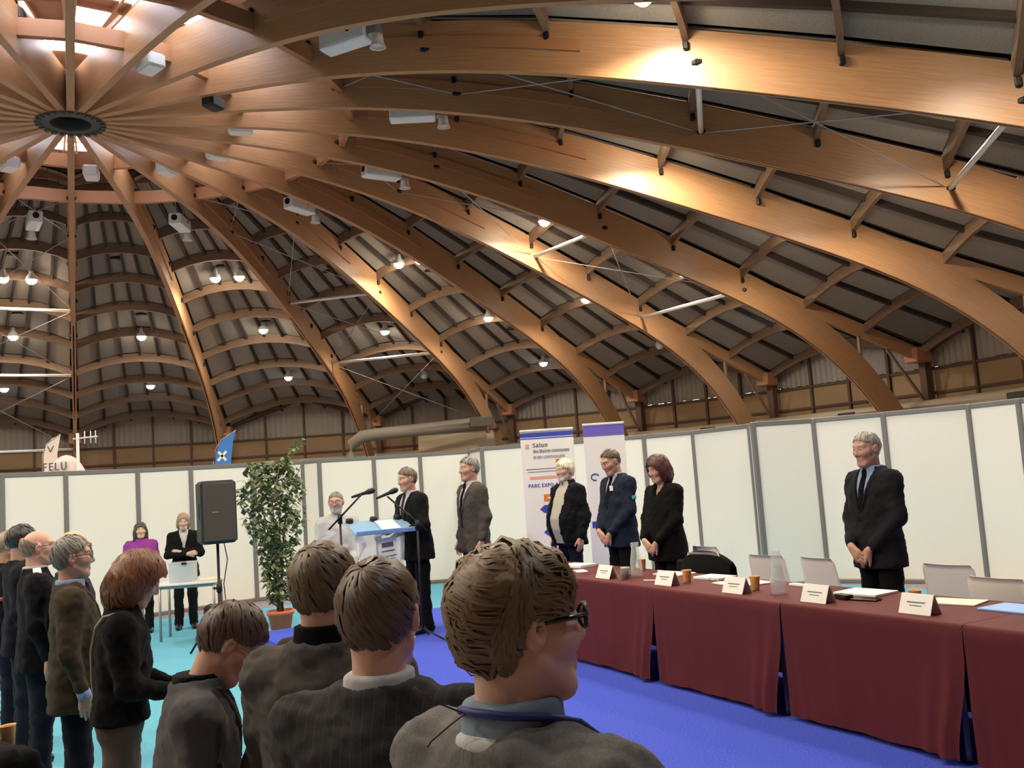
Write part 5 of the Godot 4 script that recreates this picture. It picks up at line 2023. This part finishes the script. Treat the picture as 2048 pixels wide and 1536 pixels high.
func hair(root: Node3D, d: Dictionary, style: String, hx: Transform3D, fine: float, dist: float) -> void:
	var low: Array = HAIRS["short"] if style in ["balding"] else HAIRS[style]
	var th: float = d.get("hair_thick", 0.016)
	var col: Color = d.hair_color
	var part := part_of(root, "hair", M.hair)
	var P := PackedFloat32Array()
	var c := Vector3(0, 0.025, -0.014)
	var r := Vector3(0.076 + th, 0.092 + th * d.get("hair_high", 1.3), 0.096 + th)
	ell(P, c, r, 0.02)
	if style in ["bob", "long"]:
		ell(P, Vector3(0, -0.045, -0.030), Vector3(0.088 + th, 0.13 + th * 0.6, 0.092 + th), 0.03)
	if style == "long":
		for s in [-1, 1]: cap(P, Vector3(s * 0.07, -0.03, -0.02), 0.045, Vector3(s * 0.085, -0.20, 0.015), 0.032, 0.03)
	if style in ["bob", "long"]:
		ell(P, Vector3(0, -0.045, 0.125), Vector3(0.066, 0.115, 0.085), 0.0, 1)
	hairline(P, low)
	if style == "balding": cut(P, Vector3(0, 0.92, 0.39), 0.028)
	var shade := {"skin": col}
	job(part, P, [], Vector3(-0.17, -0.27, -0.2), Vector3(0.17, 0.2, 0.16), 0.0068 * fine, d.get("lumpy", 0.006), hx, shade)
	# locks combed from the crown over the shell
	var n := int(d.get("locks", 0 if dist > 7.5 else 260))
	if n == 0: n = 90
	var g := RandomNumberGenerator.new()
	g.seed = int(dist * 977.0)
	var v := PackedVector3Array()
	var nn := PackedVector3Array()
	var t := PackedInt32Array()
	var cc := PackedColorArray()
	var axis := Vector3(d.get("part_x", 0.12), 0.86, -0.42).normalized()
	var e1 := axis.cross(Vector3.RIGHT).normalized()
	var e2 := axis.cross(e1)
	var wave: float = d.get("wave", 0.15)
	var wide: float = d.get("lock_wide", 0.0055)
	var cr := Vector3(r.x, r.y, r.z)
	var lumps := FastNoiseLite.new()
	lumps.seed = 5
	lumps.frequency = 1.0
	for k in n:
		var phi := g.randf() * TAU
		var theta := pow(g.randf(), 0.7) * (2.35 if style in ["bob", "long"] else 1.75) + 0.03
		var turn: float = g.randf_range(-0.15, 0.15) + d.get("swirl", 0.2)
		var seg := 8
		var step: float = g.randf_range(0.055, 0.10) * d.get("lock_long", 1.0)
		var tone: Color = col * g.randf_range(0.82, 1.18)   # strands differ a little in colour
		tone.a = 1.0
		var ph: float = phi * 5.0 + theta * 6.0 + g.randf_range(-0.5, 0.5)   # locks that lie together wave together
		var base := v.size()
		var made := 0
		var lift := g.randf_range(-0.002, 0.003)
		for i in seg + 1:
			var th_: float = theta + step * i
			var ph_: float = phi + turn * step * i * 0.8 + wave * 0.16 * sin(ph + i * 0.75)
			var dir := axis * cos(th_) + (e1 * cos(ph_) + e2 * sin(ph_)) * sin(th_)
			var p := c + dir * cr
			if style in ["bob", "long"]:
				var q2 := Vector3(0.088 + th, 0.13 + th * 0.6, 0.092 + th)
				var o2 := (c - Vector3(0, -0.045, -0.030)) / q2
				var d2 := dir / q2
				var bb := o2.dot(d2)
				var disc := bb * bb - d2.length_squared() * (o2.length_squared() - 1.0)
				if disc > 0.0:
					var far := c + dir * ((-bb + sqrt(disc)) / d2.length_squared())
					if (far - c).length() > (p - c).length(): p = far
				if ((p - Vector3(0, -0.045, 0.125)) / Vector3(0.066, 0.115, 0.085)).length() < 1.0: break
			if p.y < hair_low(low[0], low[1], low[2], low[3], low[4], p.z) - 0.006: break
			if style == "balding" and p.y * 0.92 + p.z * 0.39 > 0.03: break
			var nrm := (dir / cr).normalized()
			p += nrm * (lift + 0.004 * sin(PI * i / seg) + lumps.get_noise_3d(dir.x * 3.0, dir.y * 3.0, dir.z * 3.0) * d.get("lumpy", 0.006))
			var side := (nrm.cross(axis)).normalized()
			if side.length() < 0.5: side = Vector3.RIGHT
			p += nrm * sin(ph * 1.3 + i * 0.8) * wave * 0.003
			var w := wide * sin(PI * (0.12 + 0.83 * i / seg))
			for q in [[side * -w, 0.0], [Vector3.ZERO, w * 0.55], [side * w, 0.0]]:
				v.append(hx * (p + q[0] + nrm * q[1]))
				nn.append((hx.basis * (nrm + q[0] * 60.0)).normalized())
				cc.append(tone)
			made += 1
		for i in made - 1:
			for q in 2:
				var a := base + i * 3 + q
				if (v[a + 4] - v[a]).cross(v[a + 1] - v[a]).dot(nn[a]) > 0.0: t.append_array(PackedInt32Array([a, a + 1, a + 4, a, a + 4, a + 3]))
				else: t.append_array(PackedInt32Array([a, a + 4, a + 1, a, a + 3, a + 4]))
	jobs[-1].extra = [v, nn, t, cc]


func finish_people() -> void:
	var id := WorkerThreadPool.add_group_task(run_job, jobs.size(), 4, true)
	WorkerThreadPool.wait_for_group_task_completion(id)
	var by := {}
	for j in jobs:
		if not by.has(j.part): by[j.part] = []
		by[j.part].append(j.out)
		if j.has("extra") and j.extra[0].size() > 0: by[j.part].append(j.extra)
	for part in by:
		var v := PackedVector3Array()
		var n := PackedVector3Array()
		var t := PackedInt32Array()
		var c := PackedColorArray()
		for o in by[part]:
			var base := v.size()
			v.append_array(o[0])
			n.append_array(o[1])
			c.append_array(o[3])
			var s: PackedInt32Array = o[2].duplicate()
			if base > 0:
				for i in s.size(): s[i] += base
			t.append_array(s)
		if t.is_empty():
			print("empty part ", part.get_parent().name, " ", part.name)
			continue
		var arr := []
		arr.resize(Mesh.ARRAY_MAX)
		arr[Mesh.ARRAY_VERTEX] = v
		arr[Mesh.ARRAY_NORMAL] = n
		if c.size() == v.size(): arr[Mesh.ARRAY_COLOR] = c
		arr[Mesh.ARRAY_INDEX] = t
		var m := ArrayMesh.new()
		m.add_surface_from_arrays(Mesh.PRIMITIVE_TRIANGLES, arr)
		part.mesh = m


func suit(called: String, c: Color) -> StandardMaterial3D:
	return cloth_mat(called, c, 16.0, 0.45)


func build_people() -> void:
	var skin := mat("skin", Color(1, 1, 1), 0.5)
	skin.vertex_color_use_as_albedo = true
	skin.subsurf_scatter_enabled = true
	skin.subsurf_scatter_strength = 0.08
	var hm := mat("hair", Color(1, 1, 1), 0.42)
	hm.vertex_color_use_as_albedo = true
	var eye := mat("eye", Color(1, 1, 1), 0.2)
	eye.vertex_color_use_as_albedo = true
	var lens := mat("lens", Color(0.8, 0.85, 0.9, 0.15), 0.03)
	lens.transparency = BaseMaterial3D.TRANSPARENCY_ALPHA
	mat("shoe", Color(0.07, 0.065, 0.06), 0.35)
	var black := suit("trousers_black", Color(0.085, 0.085, 0.095))
	var navy := suit("navy_cloth", Color(0.13, 0.14, 0.19))
	var white := suit("shirt_white", Color(0.82, 0.82, 0.83))
	var pale := suit("shirt_blue", Color(0.62, 0.72, 0.86))
	var dark_tie := suit("tie_dark", Color(0.07, 0.07, 0.085))
	var N := -N_DIR
	# --- behind the long table
	var d := {"label": "person in a dark suit and light blue shirt standing alone at the right", "head": Vector2(2.60, -7.04), "ground": STAGE, "height": 1.79, "face": N.rotated(Vector3.UP, -0.08), "pose": "clasp", "top": "suit", "cloth": suit("suit_charcoal", Color(0.15, 0.15, 0.165)), "shirt": pale, "tie": dark_tie, "open": 0.075, "open_low": 1.13, "trousers": black, "hair": "buzz", "hair_thick": 0.009, "hair_color": Color(0.33, 0.29, 0.25), "head_pitch": 0.10, "build": 1.0}
	person(d)
	d = {"label": "person in a navy suit with a teal sleeve badge, head bowed, behind the table", "head": Vector2(0.98, -10.03), "ground": STAGE, "height": 1.87, "face": N, "pose": "clasp", "top": "suit", "cloth": suit("suit_navy", Color(0.16, 0.19, 0.26)), "shirt": white, "tie": dark_tie, "open": 0.07, "open_low": 1.12, "trousers": black, "hair": "receding", "hair_thick": 0.009, "hair_color": Color(0.10, 0.075, 0.05), "head_pitch": 0.36, "belly": 0.02}
	var who := person(d)
	var st := begin()
	bx(st, Transform3D(Basis(Vector3.UP, 0.25), Vector3(0.262, 1.25, -0.005)), Vector3(0.012, 0.035, 0.06), 0.003)
	mat("badge_teal", Color(0.30, 0.68, 0.66), 0.5)
	obj("sleeve_badge", st, M.badge_teal, who)
	st = begin()
	bx(st, Transform3D(Basis(Vector3.UP, 0.4), Vector3(0.085, 1.35, 0.135)), Vector3(0.04, 0.05, 0.008), 0.003)
	obj("lapel_badge", st, M.paper, who)
	d = {"label": "person with white hair and beard in a black padded jacket over a white shirt", "head": Vector2(0.53, -10.86), "ground": STAGE, "height": 1.79, "face": N.rotated(Vector3.UP, 0.12), "pose": "hang", "top": "coat", "hem": 0.80, "cloth": suit("jacket_black", Color(0.105, 0.11, 0.125)), "shirt": suit("shirt_cream", Color(0.84, 0.82, 0.76)), "open": 0.05, "open_low": 0.7, "open_grow": 0.06, "lapels": false, "trousers": navy, "hair": "thick", "hair_thick": 0.018, "hair_color": Color(0.80, 0.74, 0.58), "brow": Color(0.6, 0.55, 0.5), "beard": Color(0.62, 0.56, 0.50), "belly": 0.10, "wrinkle": 0.02, "collar_top": 1.53}
	person(d)
	d = {"label": "person with red-brown curly bob in black clothes, eyes lowered, behind the table", "head": Vector2(1.37, -9.3), "ground": STAGE, "height": 1.74, "face": N.rotated(Vector3.UP, 0.05), "pose": "clasp", "top": "sweater", "hem": 0.72, "cloth": suit("cardigan_black", Color(0.07, 0.07, 0.075)), "open": 0.07, "open_low": 1.33, "lapels": false, "trousers": black, "hair": "bob", "hair_thick": 0.030, "hair_color": Color(0.105, 0.035, 0.03), "wave": 0.6, "locks": 260, "woman": true, "build": 1.02, "head_pitch": 0.22, "belly": 0.04, "skin": Color(0.60, 0.36, 0.27), "collar_top": 1.44}
	person(d)
	# --- lectern
	d = {"label": "person in a dark suit speaking at the lectern, both hands on its desk", "head": Vector2(-1.25, -10.5), "ground": STAGE, "height": 1.82, "face": Vector3(-0.80, 0, 0.60), "pose": "lectern", "top": "suit", "cloth": suit("suit_dark", Color(0.105, 0.105, 0.115)), "shirt": white, "tie": suit("tie_grey", Color(0.22, 0.21, 0.22)), "open": 0.085, "open_low": 1.0, "trousers": black, "hair": "short", "hair_thick": 0.012, "hair_color": Color(0.16, 0.12, 0.085), "head_pitch": 0.12, "lean": 0.10, "build": 1.08}
	person(d)
	d = {"label": "person in a grey-brown suit, arms down, between the speaker and the banners", "head": Vector2(-0.56, -10.6), "ground": STAGE, "height": 1.89, "face": Vector3(-0.86, 0, 0.50), "pose": "hang", "top": "suit", "cloth": suit("suit_taupe", Color(0.36, 0.335, 0.305)), "shirt": white, "tie": dark_tie, "open": 0.085, "open_low": 1.0, "trousers": suit("trousers_grey", Color(0.20, 0.19, 0.19)), "hair": "short", "hair_thick": 0.015, "hair_color": Color(0.23, 0.22, 0.20), "build": 1.02}
	person(d)
	d = {"label": "person with glasses and grey beard in a white shirt and jeans left of the lectern", "head": Vector2(-2.25, -11.6), "ground": 0.008, "height": 1.86, "face": Vector3(0.35, 0, 0.94), "pose": "low", "top": "shirt", "cloth": white, "trousers": suit("jeans", Color(0.25, 0.30, 0.38)), "hair": "buzz", "hair_thick": 0.008, "hair_color": Color(0.22, 0.20, 0.18), "beard": Color(0.42, 0.40, 0.38), "glasses": true, "head_yaw": -0.35, "belly": 0.05, "shirt": white, "shirt_notch": true}
	who = person(d)
	# --- staff by the left partition
	d = {"label": "person with long dark hair in a purple jumper, arms crossed, by the partition", "head": Vector2(-5.6, -13.9), "height": 1.60, "face": Vector3(0.30, 0, 0.95), "pose": "crossed", "top": "sweater", "cloth": suit("jumper_purple", Color(0.62, 0.27, 0.66)), "trousers": black, "hair": "long", "hair_thick": 0.018, "hair_color": Color(0.055, 0.038, 0.03), "woman": true, "build": 1.04, "head_yaw": 0.15, "no_hands": false, "skin": Color(0.66, 0.42, 0.31)}
	who = person(d)
	st = begin()
	bx(st, Transform3D(Basis(Vector3.UP, 0.2), Vector3(0.06, 1.19, 0.265)), Vector3(0.07, 0.07, 0.012), 0.004)
	tag(obj("mobile_phone", st, M.phone_black, self, who.transform), "black phone held by the person in the purple jumper", "phone")
	d = {"label": "person with blond bob in a black trouser suit and white shirt behind the ballot table", "head": Vector2(-5.0, -14.0), "height": 1.70, "face": Vector3(0.32, 0, 0.95), "pose": "crossed", "top": "suit", "cloth": suit("blazer_black", Color(0.085, 0.085, 0.085)), "shirt": white, "open": 0.07, "open_low": 1.20, "trousers": black, "hair": "bob", "hair_thick": 0.014, "hair_color": Color(0.30, 0.20, 0.115), "woman": true, "build": 0.97, "head_pitch": 0.18, "skin": Color(0.62, 0.39, 0.30)}
	person(d)
	# --- audience on the left
	var away := Vector3(0.86, 0, -0.5)
	d = {"label": "person in an olive-brown jacket with grey hair and glasses, arm hanging, seen from the side", "head": Vector2(-2.60, -5.5), "height": 1.73, "face": Vector3(0.88, 0, -0.42), "pose": "hang", "top": "suit", "cloth": suit("jacket_olive", Color(0.285, 0.25, 0.20)), "shirt": pale, "tie": suit("tie_plum", Color(0.25, 0.18, 0.22)), "open": 0.07, "open_low": 1.12, "trousers": suit("trousers_navy", Color(0.10, 0.105, 0.14)), "hair": "short", "hair_thick": 0.013, "hair_color": Color(0.20, 0.19, 0.17), "glasses": true, "belly": 0.03, "head_pitch": -0.03, "build": 1.04}
	who = person(d)
	st = begin(true)
	tube(st, [Vector3(-0.2525, 0.915, 0.032), Vector3(-0.2535, 0.885, 0.044), Vector3(-0.2545, 0.858, 0.051)], [0.036, 0.0385, 0.0385], 16)
	obj("shirt_cuff", st, pale, who)
	d = {"label": "bald person in a grey suit mostly hidden behind the olive-brown jacket", "head": Vector2(-2.95, -6.25), "height": 1.75, "face": away, "pose": "hang", "top": "suit", "cloth": suit("suit_grey", Color(0.235, 0.225, 0.24)), "shirt": white, "trousers": black, "hair": "bald", "hair_color": Color(0.25, 0.2, 0.16), "skin": Color(0.68, 0.44, 0.29), "glasses": true}
	person(d)
	d = {"label": "person in dark uniform with white shoulder boards and glasses, balding", "head": Vector2(-3.36, -6.6), "height": 1.76, "face": away, "pose": "hang", "top": "uniform", "cloth": suit("uniform_black", Color(0.115, 0.11, 0.135)), "shirt": white, "open": 0.05, "open_low": 1.25, "trousers": navy, "hair": "balding", "hair_thick": 0.010, "hair_color": Color(0.30, 0.22, 0.16), "skin": Color(0.66, 0.37, 0.28), "glasses": true, "build": 1.05}
	who = person(d)
	for s in [-1, 1]:
		st = begin()
		bx(st, Transform3D(Basis(Vector3.BACK, s * -0.28), Vector3(s * 0.145, 1.475, -0.01)), Vector3(0.11, 0.012, 0.05), 0.004)
		obj("shoulder_board", st, M.paper, who)
	d = {"label": "dark-haired person in dark uniform between two balding heads on the left", "head": Vector2(-3.84, -7.3), "height": 1.79, "face": away, "pose": "hang", "top": "uniform", "cloth": suit("uniform_navy", Color(0.12, 0.12, 0.155)), "trousers": navy, "hair": "short", "hair_thick": 0.011, "hair_color": Color(0.035, 0.03, 0.028)}
	who = person(d)
	d = {"label": "person with cropped grey hair in dark uniform with a red stripe, left edge", "head": Vector2(-4.22, -7.8), "height": 1.74, "face": away, "pose": "hang", "top": "uniform", "cloth": suit("uniform_blue", Color(0.12, 0.12, 0.16)), "trousers": navy, "hair": "buzz", "hair_thick": 0.006, "hair_color": Color(0.33, 0.27, 0.20)}
	who = person(d)
	mat("stripe_red", Color(0.75, 0.14, 0.14), 0.6)
	st = begin(true)
	tube(st, [Vector3(-0.262, 1.225, -0.02), Vector3(-0.266, 1.20, -0.022)], 0.068, 16)
	obj("sleeve_stripe", st, M.stripe_red, who)
	# --- audience close to the camera
	d = {"label": "person with auburn bob in a black polo-neck jumper and khaki trousers, head bowed", "head": Vector2(-1.86, -4.6), "height": 1.66, "face": Vector3(0.93, 0, -0.36), "pose": "front", "top": "sweater", "hem": 0.93, "cloth": suit("jumper_black", Color(0.055, 0.055, 0.06)), "trousers": suit("trousers_khaki", Color(0.40, 0.36, 0.32)), "hair": "bob", "hair_thick": 0.036, "hair_color": Color(0.20, 0.085, 0.04), "woman": true, "build": 0.98, "head_pitch": 0.42, "lean": 0.06, "locks": 1100, "lock_wide": 0.0042, "swirl": 0.0, "wave": 0.5, "collar_top": 1.53, "lock_long": 1.3}
	who = person(d)
	st = begin(true)
	tube(st, [Vector3(-0.13, 1.45, 0.07), Vector3(-0.125, 1.47, 0.02), Vector3(-0.115, 1.455, -0.06), Vector3(-0.07, 1.40, -0.10), Vector3(0.0, 1.28, -0.125), Vector3(0.08, 1.12, -0.128), Vector3(0.14, 0.98, -0.12), Vector3(0.19, 0.9, -0.06)], 0.009, 6)
	mat("strap_beige", Color(0.55, 0.50, 0.44), 0.7)
	obj("bag_strap", st, M.strap_beige, who)
	d = {"label": "person with short dark brown hair and glasses in a grey blazer, head bowed low", "head": Vector2(-0.89, -2.90), "height": 1.61, "face": Vector3(0.95, 0, -0.30), "pose": "front", "top": "suit", "cloth": suit("blazer_grey", Color(0.36, 0.35, 0.36)), "shirt": black, "open": 0.05, "open_low": 1.2, "trousers": black, "hair": "crop", "hair_thick": 0.012, "hair_color": Color(0.085, 0.05, 0.032), "woman": true, "build": 0.98, "head_pitch": 0.62, "lean": 0.12, "glasses": true, "frame": M.grey_metal, "locks": 800, "lock_wide": 0.0045, "wave": 0.2, "swirl": 0.25}
	person(d)
	d = {"label": "person with thick grey-blond hair in a brown-grey jacket with dark collar, seen from behind", "head": Vector2(-0.56, -2.68), "height": 1.75, "face": Vector3(0.30, 0, -0.95), "pose": "front", "top": "suit", "cloth": suit("jacket_brown_grey", Color(0.36, 0.34, 0.325)), "shirt": suit("scarf_dark", Color(0.05, 0.05, 0.06)), "shirt_top": 1.535, "trousers": black, "hair": "thick", "hair_thick": 0.009, "hair_color": Color(0.125, 0.085, 0.05), "locks": 620, "wave": 0.15, "build": 1.04}
	person(d)
	d = {"label": "person in an olive coat standing in front of the brown-grey jacket, mostly hidden", "head": Vector2(-0.66, -3.35), "height": 1.64, "face": Vector3(0.4, 0, -0.9), "pose": "hang", "top": "coat", "cloth": suit("coat_olive", Color(0.24, 0.215, 0.165)), "trousers": black, "hair": "short", "hair_color": Color(0.08, 0.06, 0.05), "build": 1.1, "no_hands": true}
	person(d)
	var pin := suit("suit_pinstripe", Color(0.31, 0.305, 0.31))
	var im := Image.create(64, 64, false, Image.FORMAT_RGB8)
	for y in 64:
		for x in 64:
			var g := rng.randf_range(0.62, 0.82)
			if x % 32 in [0, 1]: g = rng.randf_range(0.9, 1.0)
			im.set_pixel(x, y, Color(g, g, g))
	pin.albedo_texture = ImageTexture.create_from_image(im)
	pin.uv1_scale = Vector3.ONE * 21.0
	d = {"label": "person with straight brown hair in a charcoal pinstripe suit, seen from behind", "head": Vector2(-0.325, -2.13), "height": 1.735, "face": Vector3(0.24, 0, -0.97), "pose": "front", "top": "suit", "cloth": pin, "shirt": white, "shirt_top": 1.515, "trousers": black, "hair": "thick", "hair_thick": 0.009, "hair_color": Color(0.095, 0.058, 0.032), "locks": 700, "wave": 0.10, "build": 1.08, "swirl": 0.5, "lock_long": 1.15}
	person(d)
	d = {"label": "person with wavy light brown hair, grey jumper and blue lanyard, nearest to the camera", "head": Vector2(-0.015, -1.62), "height": 1.78, "face": Vector3(0.62, 0, -0.78), "pose": "front", "top": "sweater", "cloth": suit("jumper_grey", Color(0.47, 0.465, 0.46)), "shirt": suit("shirt_grey_blue", Color(0.55, 0.62, 0.68)), "shirt_top": 1.518, "trousers": black, "hair": "thick", "frame": M.phone_black, "frame_thick": 1.9, "hair_thick": 0.015, "hair_color": Color(0.150, 0.092, 0.046), "locks": 1300, "wave": 1.3, "lock_wide": 0.0048, "lock_long": 1.25, "lumpy": 0.013, "head_yaw": -0.52, "build": 1.04, "glasses": true, "collar_top": 1.452, "swirl": 0.55, "skin": Color(0.60, 0.36, 0.27)}
	who = person(d)
	M.jumper_grey.uv1_scale = Vector3.ONE * 4.5
	mat("lanyard_blue", Color(0.08, 0.16, 0.42), 0.6)
	st = begin(true)
	tube(st, [Vector3(0.09, 1.30, 0.15), Vector3(0.11, 1.42, 0.10), Vector3(0.10, 1.475, 0.03), Vector3(0.085, 1.495, -0.03), Vector3(0.05, 1.505, -0.085), Vector3(0.0, 1.51, -0.103), Vector3(-0.05, 1.505, -0.085), Vector3(-0.085, 1.495, -0.03), Vector3(-0.10, 1.475, 0.03), Vector3(-0.115, 1.42, 0.10), Vector3(-0.09, 1.30, 0.15)], 0.007, 6)
	obj("lanyard", st, M.lanyard_blue, who)
	var PT := PackedFloat32Array()
	ell(PT, Vector3(0, 1.455, -0.018), Vector3(0.098, 0.030, 0.0935), 0.0)
	cut(PT, Vector3(0, -1, 0), -1.41)
	job(part_of(who, "undershirt", white), PT, [], Vector3(-0.16, 1.36, -0.16), Vector3(0.16, 1.5, 0.1), 0.009)
	mat("cord_red", Color(0.35, 0.12, 0.15), 0.7)
	st = begin(true)
	tube(st, [Vector3(0.075, 1.555, -0.16), Vector3(0.06, 1.53, -0.135), Vector3(0.035, 1.512, -0.11), Vector3(0.02, 1.508, -0.107), Vector3(0.045, 1.49, -0.115), Vector3(0.075, 1.465, -0.13), Vector3(0.085, 1.455, -0.128)], 0.0016, 5)
	obj("lanyard_cord", st, M.cord_red, who)
	# coats on the audience chairs
	for e in [[Vector3(-2.36, 0.008, -4.55), 2.6, Color(0.085, 0.08, 0.085), "black padded coat heaped over an audience chair at the lower left"], [Vector3(-3.02, 0.008, -4.70), 2.6, Color(0.22, 0.20, 0.20), "grey coat heaped over a second audience chair behind the cup"]]:
		var coat := thing("heaped_coat", e[3], "coat", e[0], e[1])
		var P := PackedFloat32Array()
		for k in 5:   # quilted rolls over the chair back and down over the seat
			var u := 0.80 - 0.075 * k
			cap(P, Vector3(-0.21, u, -0.25 - 0.012 * k), 0.062, Vector3(0.21, u + 0.01, -0.25 - 0.012 * k), 0.062, 0.012)
			cap(P, Vector3(-0.2, u - 0.02, -0.17 + 0.035 * k), 0.062, Vector3(0.2, u - 0.01, -0.17 + 0.035 * k), 0.062, 0.012)
		for k in 4: cap(P, Vector3(0.22, 0.77 - 0.08 * k, -0.2 + 0.02 * k), 0.058, Vector3(0.25, 0.72 - 0.08 * k, -0.19 + 0.02 * k), 0.055, 0.012)
		job(part_of(coat, "shell", suit("coat_%d" % jobs.size(), e[2])), P, [], Vector3(-0.45, 0.3, -0.5), Vector3(0.45, 0.95, 0.25), 0.015, 0.008)
	finish_people()
